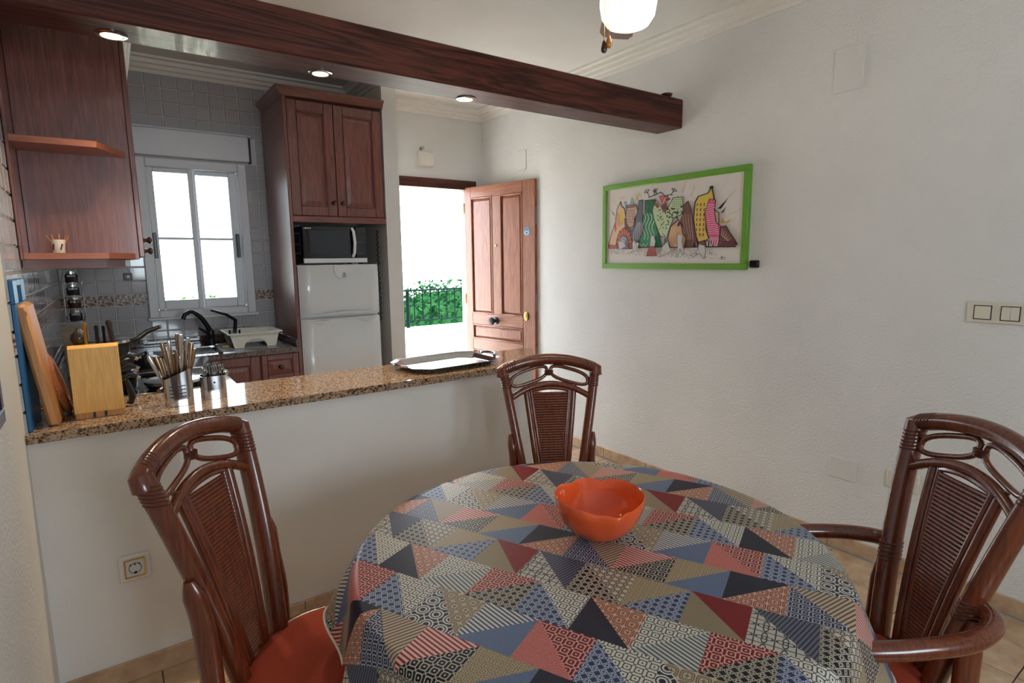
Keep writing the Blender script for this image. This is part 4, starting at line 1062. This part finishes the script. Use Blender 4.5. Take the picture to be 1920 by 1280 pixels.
ppoly([(900, 505), (940, 490), (948, 560), (910, 575), (893, 540)], 'brown', 'redb', 5)
ppoly([(800, 470), (850, 505), (870, 530), (850, 540), (815, 500)], 'redb', 'dark', 6)
ppoly([(985, 730), (1050, 655), (1080, 720), (1095, 800), (1125, 840), (1110, 940), (985, 940), (960, 850)], 'tan', 'wine', 9)
ppoly([(1090, 520), (1130, 475), (1160, 570), (1178, 700), (1205, 860), (1180, 935), (1115, 940), (1125, 830), (1100, 740), (1070, 680), (1090, 600)], 'brown', 'dark', 7)
for k in range(4): pline([(1085 + k * 24, 600 + k * 4), (1100 + k * 22, 720), (1135 + k * 15, 860)], 'castle', 4)
ppoly([(1185, 490), (1210, 430), (1280, 400), (1305, 335), (1325, 460), (1285, 510), (1272, 620), (1275, 760), (1300, 860), (1220, 890), (1195, 800), (1178, 650)], 'yellow', 'dark', 10)
for k in range(22): pline([(1205 + (k % 3) * 26, 500 + (k // 3) * 50), (1203 + (k % 3) * 26, 525 + (k // 3) * 50)], 'brown', 8)
ppoly([(1285, 345), (1310, 325), (1322, 350), (1306, 362)], 'black', None)
ppoly([(1295, 460), (1335, 470), (1332, 560), (1365, 720), (1400, 740), (1385, 930), (1335, 935), (1300, 850), (1278, 740), (1262, 600), (1280, 510)], 'pink', 'dark', 6)
for k in range(14): pline([(1268 + k * 2, 520 + k * 22), (1300 + k * 3, 512 + k * 22), (1330 + k * 3, 525 + k * 22)], 'white', 4)
ppoly([(1330, 560), (1362, 600), (1366, 720), (1345, 690)], 'castle', 'dark', 6)
for k in range(6): pline([(1290 + k * 16, 930), (1295 + k * 17, 870), (1320 + k * 14, 840)], 'white', 5)
ppoly([(1375, 740), (1412, 728), (1440, 800), (1472, 870), (1488, 915), (1440, 940), (1370, 938)], 'brown', 'dark', 7)
for k in range(5): pline([(1390 + k * 14, 760 + k * 22), (1385 + k * 10, 820 + k * 14), (1420 + k * 10, 860 + k * 12)], 'castle', 4)
ppoly([(1375, 935), (1400, 885), (1460, 880), (1485, 915), (1470, 938)], 'wine', 'dark', 4)
pline([(1290, 938), (1480, 938)], 'dark', 8)
def branch(x, y, a, L, d=0):
    x1, y1 = x + L * math.cos(a), y - L * math.sin(a); pline([(x, y), (x1, y1)], 'black', 7 - d)
    if d < 2:
        for q in (-.8, .1, .9): branch(x1, y1, a + q, L * .55, d + 1)
pline([(760, 440), (800, 425), (850, 405), (890, 385), (915, 410)], 'black', 8)
branch(770, 435, 2.0, 45); branch(850, 405, 1.9, 32); branch(820, 420, 1.3, 26)
pline([(925, 430), (965, 410), (1000, 415)], 'black', 7); branch(985, 412, 1.0, 40); branch(955, 420, 5.0, 26)
pline([(1040, 640), (1055, 590), (1050, 560)], 'black', 6); pline([(1055, 600), (1085, 570)], 'black', 5); pline([(1060, 720), (1070, 690)], 'black', 18)
# figures
def fig(pts, fill='light'): ppoly(pts, fill, 'slate', 4)
fig([(1050, 850), (1062, 790), (1085, 780), (1100, 840), (1095, 880), (1110, 960), (1120, 1010), (1100, 1015), (1080, 950), (1065, 1040), (1050, 1030), (1060, 930)]); ppoly([(1060, 830), (1062, 785), (1085, 778), (1098, 830), (1085, 815), (1070, 815)], 'tan', None)
fig([(790, 930), (800, 830), (830, 820), (850, 880), (840, 935)]); ppoly([(755, 1028), (790, 930), (840, 932), (862, 1025)], 'redb', 'wine', 6)
fig([(905, 985), (930, 900), (945, 850), (970, 900), (1005, 975), (960, 1005), (890, 1040)]); ppoly([(928, 930), (935, 850), (955, 840), (968, 880), (950, 900)], 'slate', None)
fig([(1175, 1015), (1220, 980), (1235, 905), (1275, 900), (1285, 1000), (1275, 1060), (1240, 1000), (1190, 1045)]); ppoly([(1225, 910), (1240, 885), (1275, 888), (1285, 930), (1250, 915)], 'brown', None)
fig([(590, 900), (610, 865), (635, 900), (650, 975), (570, 1000), (600, 965)]); fig([(410, 890), (470, 880), (520, 930), (420, 970)])
for k in range(150):
    x = rp.uniform(270, 1370); y = 960 + rp.uniform(0, 110) * (.4 + .6 * (x - 270) / 1100)
    pdot(x, y, rp.uniform(3, 5), 'black', 5)
for y in (985, 1000): pline([(320, y), (480, y + 8)], 'grey', 3)
pline([(640, 960), (780, 955)], 'tan', 5)
pline([(1390, 1045), (1400, 1032), (1396, 1055), (1412, 1040), (1420, 1050)], 'black', 4); pline([(1380, 1058), (1422, 1062)], 'black', 3)
pb.build('print', pm_, pt_, smooth=False)

# ------------------------------------------------------------------ ceiling fan with globe
gx, gy, gz = GLOBE
fan = thing('ceiling_fan', (gx, gy, ZC), 'ceiling fan with a glowing white globe lamp and dark wooden blades', 'ceiling fan')
B().lathe([(.0001, ZC), (.065, ZC), (.06, ZC - .04), (.02, ZC - .06), (.0001, ZC - .06)], (gx, gy, 0), 28).build('canopy', M_brass, fan)
B().tube([(gx, gy, ZC - .05), (gx, gy, 2.48)], .012, 12).build('rod', M_brass, fan)
B().lathe([(.0001, 2.50), (.05, 2.495), (.10, 2.47), (.11, 2.43), (.10, 2.385), (.06, 2.37), (.055, 2.33), (.06, 2.315), (.0001, 2.312)], (gx, gy, 0), 32).build('motor_housing', M_brass, fan)
B().lathe([(.048, .108), (.056, .095), (.072, .065), (.082, .025), (.084, -.02), (.078, -.055), (.062, -.078), (.032, -.090), (.0001, -.093)], GLOBE, 36).build('globe_shade', M_globe, fan)
for k in range(4):
    a = math.radians(47.8 + 90 * k); bb = B(); bb.M = Matrix.Translation((gx, gy, 2.342)) @ Matrix.Rotation(a, 4, 'Z') @ Matrix.Rotation(math.radians(9), 4, 'X')
    pl = [(.17, -.045), (.52, -.062), (.62, -.066), (.662, -.05), (.67, 0), (.662, .05), (.62, .066), (.52, .062), (.17, .045)]
    bb.prism(pl, -.004, .004); bl = bb.build('blade', M_blade, fan, smooth=False)
    b2 = B(); b2.M = bb.M; b2.box(.09, .22, -.014, .014, .004, .010, .002); b2.build('blade_bracket', M_brass, bl)
def chain(x, y, z1, name, mat):
    c_ = B().tube([(x, y, 2.335), (x, y, z1 + .03)], .0016, 5); o = c_.build('pull_chain', M_brass, fan)
    B().lathe([(.0001, .032), (.004, .030), (.0085, .012), (.009, .004), (.006, -.002), (.0001, -.004)], (x, y, z1), 14).build('pull_knob', mat, o)
chain(1.250, 1.283, 2.046, 'a', M_knob); chain(1.258, 1.272, 2.058, 'b', M_amber)

# ------------------------------------------------------------------ table, cloth, bowl
TX, TY, TR0, TZ = .923, .976, .55, .745
tb = thing('round_dining_table', (TX, TY, 0), 'round wooden dining table hidden under the patchwork tablecloth', 'table')
B().lathe([(.0001, .715), (TR0 - .02, .715), (TR0, .722), (TR0, .738), (TR0 - .008, TZ), (.0001, TZ)], (TX, TY, 0), 64).build('tabletop', M_rat, tb)
B().lathe([(.0001, .714), (.12, .714), (.06, .66), (.045, .45), (.06, .25), (.075, .12), (.05, .08), (.0001, .08)], (TX, TY, 0), 24).build('pedestal', M_rat, tb)
for k in range(4):
    a = math.radians(30 + 90 * k); d = Vector((math.cos(a), math.sin(a), 0)); p = Vector((TX, TY, 0))
    B().tube([p + d * .04 + Vector((0, 0, .16)), p + d * .16 + Vector((0, 0, .13)), p + d * .28 + Vector((0, 0, .05)), p + d * .33 + Vector((0, 0, .022))], [.03, .028, .024, .022], 10).build('foot', M_rat, tb)
# patchwork prints
def patt(name, kind, fg, bg, p=.02, ang=0.0, mixn=.15):
    t = NT('cloth_' + name); t.set(Roughness=.34); t.b.inputs['Specular IOR Level'].default_value = .28
    v = t.coords((1 / p, 1 / p, 1 / p), 'UV', (0, 0, math.radians(ang)))
    sx = t.n('ShaderNodeSeparateXYZ'); t.l(v, sx.inputs[0]); X, Y = sx.outputs[0], sx.outputs[1]
    F, Bc = lin(fg), lin(bg); mm = t.math
    fx = mm('SUBTRACT', mm('FRACT', X), .5); fy = mm('SUBTRACT', mm('FRACT', Y), .5)
    ax, ay = mm('ABSOLUTE', fx), mm('ABSOLUTE', fy)
    def band(d, c, w_): return mm('LESS_THAN', mm('ABSOLUTE', mm('SUBTRACT', d, c)), w_)
    rad = mm('SQRT', mm('ADD', mm('MULTIPLY', fx, fx), mm('MULTIPLY', fy, fy)))
    sq = mm('POWER', mm('ADD', mm('POWER', ax, 4.0), mm('POWER', ay, 4.0)), .25)
    if kind == 'stripe': m_ = mm('LESS_THAN', mm('FRACT', X), .45)
    elif kind == 'oct':
        ring = band(sq, .33, .055); link = mm('MULTIPLY', mm('LESS_THAN', mm('ABSOLUTE', mm('SUBTRACT', ax, ay)), .06), mm('GREATER_THAN', sq, .36))
        m_ = mm('MAXIMUM', mm('MAXIMUM', ring, link), mm('LESS_THAN', sq, .09))
    elif kind == 'dia':
        ring = band(rad, .2, .06); grid = band(mm('ADD', ax, ay), .5, .07); m_ = mm('MAXIMUM', ring, grid)
    elif kind == 'med':
        m_ = mm('MAXIMUM', mm('MAXIMUM', band(sq, .42, .045), band(sq, .29, .04)), mm('LESS_THAN', mm('MINIMUM', ax, ay), mm('MULTIPLY', mm('LESS_THAN', sq, .17), .05)))
    elif kind == 'big':
        m_ = mm('MAXIMUM', mm('MAXIMUM', band(rad, .40, .05), band(rad, .22, .05)), mm('MULTIPLY', mm('LESS_THAN', mm('ABSOLUTE', mm('SUBTRACT', ax, ay)), .05), mm('GREATER_THAN', rad, .44)))
    elif kind == 'flow':
        th = mm('ARCTAN2', fy, fx); rr_ = mm('ADD', .30, mm('MULTIPLY', .11, mm('COSINE', mm('MULTIPLY', th, 4.0))))
        m_ = mm('MAXIMUM', mm('LESS_THAN', mm('ABSOLUTE', mm('SUBTRACT', rad, rr_)), .05), mm('MAXIMUM', band(rad, .12, .035), mm('LESS_THAN', mm('MINIMUM', mm('ABSOLUTE', mm('SUBTRACT', ax, .5)), mm('ABSOLUTE', mm('SUBTRACT', ay, .5))), .03)))
    else:
        nz = t.n('ShaderNodeTexNoise', Scale=(3.0 if kind == 'marble' else 1.4), Detail=5.0, Roughness=.7); t.l(v, nz.inputs['Vector'])
        lo = .40 if kind == 'marble' else .3
        m_ = t.ramp(nz.outputs[0], [(lo, (0, 0, 0, 1)), (1 - lo, (1, 1, 1, 1))])
    t.l(t.mix(m_, Bc, F), t.b.inputs['Base Color'])
    return t.m
cream, tanc, nav, blk = (200, 197, 186), (150, 136, 112), (32, 36, 58), (20, 20, 24)
CL = {}
def cl_(n, *a): CL[n] = (len(CL), patt(n, *a))
cl_('tan', 'plain', (142, 128, 104), (124, 110, 88), .004); cl_('red', 'plain', (128, 28, 36), (104, 18, 26), .004)
cl_('navy', 'plain', (38, 42, 62), (20, 23, 38), .004); cl_('blue', 'plain', (104, 120, 150), (78, 92, 122), .004)
cl_('pinkm', 'marble', (206, 134, 124), (150, 58, 58), .006); cl_('flower', 'flow', (38, 42, 50), (178, 174, 164), .036)
cl_('dkstripe', 'stripe', (40, 42, 58), (92, 96, 112), .0075, 20); cl_('blkdia', 'dia', (176, 168, 154), blk, .017)
cl_('tandia', 'dia', (34, 30, 34), (188, 178, 162), .017); cl_('bluedia', 'dia', (160, 170, 190), (44, 54, 84), .017)
cl_('tanoct', 'oct', (112, 96, 74), (168, 152, 124), .014); cl_('whiteoct', 'oct', (74, 72, 70), cream, .021)
cl_('pinkmed', 'med', (120, 62, 50), (200, 160, 138), .026); cl_('redoct', 'oct', (206, 160, 150), (112, 26, 30), .022)
cl_('greystripe', 'stripe', (70, 82, 96), (186, 184, 172), .009, -65); cl_('bigoct', 'big', cream, nav, .034)
cl_('tanmed', 'med', (104, 92, 76), (182, 166, 142), .027); cl_('bluestripe', 'stripe', (56, 66, 92), (196, 194, 188), .009, -70)
cl_('redstripe', 'stripe', (140, 30, 38), (210, 176, 166), .009, -75); cl_('tanstripe', 'stripe', (92, 80, 72), (182, 162, 136), .0085, 30)
cl_('blkoct', 'oct', (178, 170, 158), blk, .022); cl_('navyoct', 'oct', (166, 170, 182), (30, 38, 64), .019)
ROW = {-1: [('b', 'tan', 'red'), ('b', 'flower', 'dkstripe'), ('b', 'blkdia', 'tandia'), ('f', 'tanoct', 'bluedia')],
       -2: [('f', 'redoct', 'blkdia'), ('b', 'bluedia', 'whiteoct'), ('b', 'navy', 'pinkmed'), ('f', 'whiteoct', 'greystripe')],
       -3: [('b', 'bigoct', 'tanmed'), ('f', 'bluestripe', 'blue'), ('b', 'pinkm', 'redoct'), ('b', 'bluedia', 'whiteoct')],
       0: [('f', 'navy', 'pinkmed'), ('b', 'navyoct', 'tanstripe'), ('f', 'redstripe', 'blkoct'), ('f', 'tanoct', 'blue')]}
OFF = {-1: 0, -2: .5, -3: 0, 0: .5}
GS = .12; thu = math.radians(-64.7); U = Vector((math.cos(thu), math.sin(thu))); V = Vector((-U.y, U.x)); OO = Vector((.743, 1.126)); TC = Vector((TX, TY))
RC = .765
LOBES = [(146, 22, 9), (177, 16, 8), (205, 14, 9), (236, 16, 10), (268, 14, 9), (300, 17, 12), (343, 30, 11), (15, 12, 9), (48, 14, 10), (84, 14, 9), (115, 10, 8)]
def flare(th):
    d = math.degrees(th) % 360; f = 7.0
    for a, amp, w_ in LOBES:
        q = (d - a + 180) % 360 - 180; f += amp * math.exp(-(q / w_) ** 2)
    return math.radians(f)
TE = TR0 + .006
def drape(p):
    q = p - TC; d = q.length
    if d <= TE: return (p.x, p.y, TZ + .004)
    th = math.atan2(q.y, q.x); s = min(d, RC) - TE; T = math.pi / 2 - flare(th); n = 10; r = TE; z = TZ + .004
    for k in range(n):
        si = s * (k + .5) / n; t = min(1, si / .035); ph = T * t * t * (3 - 2 * t); r += math.cos(ph) * s / n; z -= math.sin(ph) * s / n
    e = q.normalized() * r
    return (TX + e.x, TY + e.y, z)
vid = {}; vs = []; uvs = []; fs = []; mi = []; N = 8
def vget(u, v_):
    p = OO + U * (u * GS) + V * (v_ * GS); q = p - TC
    if q.length > RC: p = TC + q.normalized() * RC
    key = (round(p.x, 5), round(p.y, 5))
    if key not in vid:
        vid[key] = len(vs); vs.append(drape(p)); uvs.append((u * GS, v_ * GS))
    return vid[key]
def inside(u, v_): return ((OO + U * (u * GS) + V * (v_ * GS)) - TC).length < RC - 1e-4
def tri_patch(a, b_, c, m_):
    P = lambda i, j: (a[0] + (b_[0] - a[0]) * i / N + (c[0] - a[0]) * j / N, a[1] + (b_[1] - a[1]) * i / N + (c[1] - a[1]) * j / N)
    for i in range(N):
        for j in range(N - i):
            tt = [(P(i, j), P(i + 1, j), P(i, j + 1))]
            if i + j < N - 1: tt.append((P(i + 1, j), P(i + 1, j + 1), P(i, j + 1)))
            for t in tt:
                if not any(inside(*q) for q in t): continue
                ids = tuple(vget(*q) for q in t)
                if len(set(ids)) == 3: fs.append(ids); mi.append(m_)
for j in range(-9, 10):
    base = j; sh = 0
    while base > 0: base -= 4; sh += 2
    while base < -3: base += 4; sh -= 2
    off = OFF[base]
    for k in range(-11, 12):
        kind, m1, m2 = ROW[base][(k - sh) % 4]; u0 = k + off; v0, v1 = j, j + 1
        A, Bq, Cq, D = (u0, v1), (u0 + 1, v1), (u0 + 1, v0), (u0, v0)   # TL TR BR BL
        if kind == 'b': tri_patch(D, Cq, A, CL[m1][0]); tri_patch(A, Cq, Bq, CL[m2][0])
        else: tri_patch(D, Bq, A, CL[m1][0]); tri_patch(D, Cq, Bq, CL[m2][0])
tcl = thing('tablecloth', (TX, TY, TZ), 'patchwork print tablecloth of navy, red and tan triangles draped over the table', 'tablecloth')
b = B(); b.v = vs; b.f = fs; b.mi = mi; b.uv = uvs
b.build('cloth', [CL[k][1] for k in CL], tcl, angle=3.0)
b = B(); pts = []
for k in range(240):
    a = 2 * math.pi * k / 240; pts.append(drape(TC + Vector((math.cos(a), math.sin(a))) * RC))
b.tube(pts, .0032, 6, closed=True, flat=1.0); b.build('hem', plain('pale_hem', (206, 204, 190), .6), tcl)
# bowl
bwl = thing('orange_bowl', (.962, .987, TZ + .005), 'glossy orange-red bowl with two pouring lips on the patchwork tablecloth', 'bowl')
b = B(); n = 64; bz = TZ + .005; spout = math.radians(-113)
prof_o = [(.0001, .0), (.040, .0), (.048, .003), (.075, .022), (.098, .050), (.110, .080), (.1135, .104)]
prof_i = [(.1095, .104), (.106, .080), (.094, .052), (.071, .025), (.045, .008), (.0001, .006)]
vs2 = []
allp = prof_o + [(.1115, .1065)] + prof_i
for r, z in allp:
    for k in range(n):
        a = 2 * math.pi * k / n; f = max(0, min(1, (z - .05) / .055))
        dl = min(abs((a - spout + math.pi) % (2 * math.pi) - math.pi), abs((a - spout - math.pi + math.pi) % (2 * math.pi) - math.pi))
        lob = math.exp(-(dl / .16) ** 2); dip = math.exp(-((dl - .42) / .16) ** 2)
        r2 = r * (1 + f * (.12 * lob - .03 * dip)); z2 = z + f * (-.004 * lob - .006 * dip + .006 * (1 - math.exp(-(dl / .8) ** 2)))
        vs2.append((.962 + r2 * math.cos(a), .987 + r2 * math.sin(a), bz + z2))
m = len(allp); fs2 = [(i * n + k, i * n + (k + 1) % n, (i + 1) * n + (k + 1) % n, (i + 1) * n + k) for i in range(m - 1) for k in range(n)]
b.add(vs2, fs2); b.build('bowl_body', M_orange, bwl, angle=1.2)

# ------------------------------------------------------------------ rattan chairs
def bez(pts, n=16):
    # Catmull-Rom through points
    P = [Vector(p) for p in pts]; out = []
    for i in range(len(P) - 1):
        p0 = P[max(i - 1, 0)]; p1 = P[i]; p2 = P[i + 1]; p3 = P[min(i + 2, len(P) - 1)]
        for k in range(n):
            t = k / n; out.append(.5 * ((2 * p1) + (p2 - p0) * t + (2 * p0 - 5 * p1 + 4 * p2 - p3) * t * t + (3 * p1 - p0 - 3 * p2 + p3) * t ** 3))
    out.append(P[-1]); return out
HT, WB, WT = 1.006, .091, .188
def yb(z):
    t = (z - .45) / (HT - .45); return -(.122 * t - .045 * t * (1 - t))
def hw_(z): return WB + (WT - WB) * (z - .45) / (HT - .45)
def P3(x, z, dy=0.0): return (x, yb(z) + dy, z)
def make_chair(name, label, arms):
    t = thing(name, (0, 0, 0), label, 'chair', 'rattan chairs around the table')
    for s in (-1, 1):
        pts = [P3(s * hw_(z), z) for z in [.42 + (HT - .42) * k / 14 for k in range(15)]]
        B().tube(pts, .0185, 16, flat=1.5).build('back_post', M_rat, t)
    # top rail: arch
    def arch(x, z0, rise, half): return z0 + rise * (1 - (x / half) ** 2)
    n = 24; half = hw_(HT)
    pts = [(-half - .006 + (2 * half + .012) * k / n, 0, 0) for k in range(n + 1)]
    pts = [(x, yb(HT) - .028 * (1 - (x / half) ** 2), arch(x, HT - .002, .036, half)) for x, _, _ in pts]
    pts = [(-half - .004, yb(HT - .03) - .002, HT - .03)] + pts + [(half + .004, yb(HT - .03) - .002, HT - .03)]
    B().tube(pts, .0225, 16).build('top_rail', M_rat, t)
    # second rail
    z2 = HT - .118; half2 = hw_(z2)
    pts = [(-half2 + 2 * half2 * k / n, 0, 0) for k in range(n + 1)]
    pts = [(x, yb(z2) - .026 * (1 - (x / half2) ** 2), arch(x, z2, .056, half2)) for x, _, _ in pts]
    B().tube(pts, .0125, 12).build('lower_rail', M_rat, t)
    zc = lambda x: HT - .066 + .042 * (1 - (x / half) ** 2)
    for s in (-1, 1):
        pts = []
        for k in range(28):
            a = 2 * math.pi * k / 28; c, q = math.cos(a), math.sin(a); e = .72
            u = math.copysign(abs(c) ** e, c); v_ = math.copysign(abs(q) ** e, q)
            x = s * (.0825 + .0745 * u); z = zc(s * .0825) + .0265 * v_ - s * (x - s * .0825) * .27
            pts.append((x, yb(z) - .024 * (1 - (x / half) ** 2), z))
        B().tube(pts, .0074, 10, closed=True).build('oval_ring', M_rat, t)
    b = B()
    for q in (-.008, -.003, .002, .007): b.tube([(0 + .016 * math.cos(a), yb(.98) - .024 + .012 * math.sin(a), zc(0) + .004 + q) for a in [2 * math.pi * k / 12 for k in range(12)]], .0028, 6, closed=True)
    b.build('binding', M_rat_d, t)
    # bindings at the top corners
    for s in (-1, 1):
        b = B()
        for k in range(6):
            z = HT - .022 - k * .009; c = Vector(P3(s * hw_(z), z))
            b.tube([c + Vector((.0178 * math.cos(a), .0275 * math.sin(a), 0)) for a in [2 * math.pi * j / 16 for j in range(16)]], .0030, 6, closed=True)
        for k in range(5):
            x = s * (half - .010 - k * .009); c = Vector((x, yb(HT) - .028 * (1 - (x / half) ** 2), arch(x, HT - .002, .036, half)))
            b.tube([c + Vector((0, .0215 * math.cos(a), .0215 * math.sin(a))) for a in [2 * math.pi * j / 14 for j in range(14)]], .0030, 6, closed=True)
        b.build('binding', M_rat_d, t)
    # splat: two pairs of stiles and many thin rods
    so_ = lambda z: .043 + (.099 - .043) * max(0, (z - .45) / (.93 - .45)) ** 1.0
    for s in (-1, 1):
        for off, r, zt in ((0, .0115, .935), (-.020, .0075, .918)):
            pts = [(s * (so_(z) + off), yb(z) - .012, z) for z in [.46 + (zt - .46) * k / 12 for k in range(13)]]
            B().tube(pts, r, 10).build('stile', M_rat, t)
    iw = so_(.918) - .020
    B().tube([(-iw + 2 * iw * k / 12, yb(.918) - .012, .916 + .012 * (1 - (-1 + 2 * k / 12) ** 2)) for k in range(13)], .0075, 8).build('panel_arch', M_rat, t)
    z = .475
    while z < .912:
        w_ = so_(z) - .022
        B().tube([(-w_, yb(z) - .012, z), (w_, yb(z) - .012, z)], .0055, 8, cap=False).build('slat', M_rat, t)
        z += .0098
    # legs
    for s in (-1, 1):
        if arms:
            pts = [P3(s * (hw_(.66) + .020), .66), (s * .150, -.03, .50), (s * .165, -.035, .42), (s * .178, -.05, .2), (s * .19, -.085, .0)]
        else:
            pts = [P3(s * (hw_(.755) + .022), .755), (s * .155, -.042, .66), (s * .158, -.030, .55), (s * .160, -.03, .42), (s * .172, -.045, .2), (s * .185, -.085, .0)]
        q = bez(pts, 6); m_ = len(q)
        B().tube(q, [.008 + .0105 * min(1, k / 3) for k in range(m_)], 14, flat=1.5).build('leg', M_rat, t)
        q = bez([(s * .165, .36, .44), (s * .172, .37, .25), (s * .18, .39, .0)], 6); B().tube(q, .02, 12).build('leg', M_rat, t)
    # seat: ring and cushion (rounded)
    def seat_pt(a, sc=1.0):
        c, q = math.cos(a), math.sin(a)
        return (.225 * sc * math.copysign(abs(c) ** .85, c), .205 + .225 * sc * math.copysign(abs(q) ** .85, q))
    B().tube([(*seat_pt(2 * math.pi * k / 48), .447) for k in range(48)], .0155, 10, closed=True).build('seat_ring', M_rat, t)
    b = B(); n = 48; vs_ = []; rg = [(.96, .432), (.97, .452), (.93, .466), (.80, .475), (.5, .480), (.02, .481)]
    for sc, z in rg: vs_ += [(*seat_pt(2 * math.pi * k / n, sc), z) for k in range(n)]
    b.add(vs_, [(i * n + k, i * n + (k + 1) % n, (i + 1) * n + (k + 1) % n, (i + 1) * n + k) for i in range(len(rg) - 1) for k in range(n)] + [tuple(range(n)), tuple((len(rg) - 1) * n + k for k in range(n))])
    b.build('seat_cushion', M_seat, t, angle=1.2)
    b = B()
    for z in (.17,):
        b.tube([(-.175, -.055, z), (.175, -.055, z)], .011, 10); b.tube([(-.172, .375, z + .06), (.172, .375, z + .06)], .011, 10)
        for s in (-1, 1): b.tube([(s * .175, -.055, z + .03), (s * .174, .375, z + .03)], .011, 10)
    b.build('stretcher', M_rat, t)
    if arms:
        for s in (-1, 1):
            x0 = hw_(.675)
            q = bez([(s * (x0 - .005), yb(.675), .680), (s * (x0 + .030), yb(.675) - .014, .684), (s * (x0 + .070), yb(.675) + .010, .680), (s * .236, .05, .674), (s * .248, .18, .668), (s * .236, .31, .655), (s * .205, .375, .61), (s * .178, .38, .52), (s * .165, .36, .44)], 8)
            B().tube(q, .0205, 14).build('arm', M_rat, t)
            b = B()
            for k in range(5):
                z = .655 + k * .010; c = Vector(P3(s * hw_(z), z)); b.tube([c + Vector((.0182 * math.cos(a), .0278 * math.sin(a), 0)) for a in [2 * math.pi * j / 16 for j in range(16)]], .0030, 6, closed=True)
            b.build('binding', M_rat_d, t)
    return t
c1 = make_chair('rattan_dining_chair', 'armless rattan chair before the half wall near the wall socket', False)
c2 = copy_tree(c1); c2['label'] = 'armless rattan chair at the far side of the table by the end of the bar'
c1.location = (.232, 1.454, 0); c1.rotation_euler = (0, 0, math.radians(-129.6))
c2.location = (1.369, 1.660, 0); c2.rotation_euler = (0, 0, math.radians(149.0))
c3 = make_chair('rattan_armchair', 'rattan chair with curved arms beside the right wall', True)
c3.location = (1.521, .489, 0); c3.rotation_euler = (0, 0, math.radians(55.1))
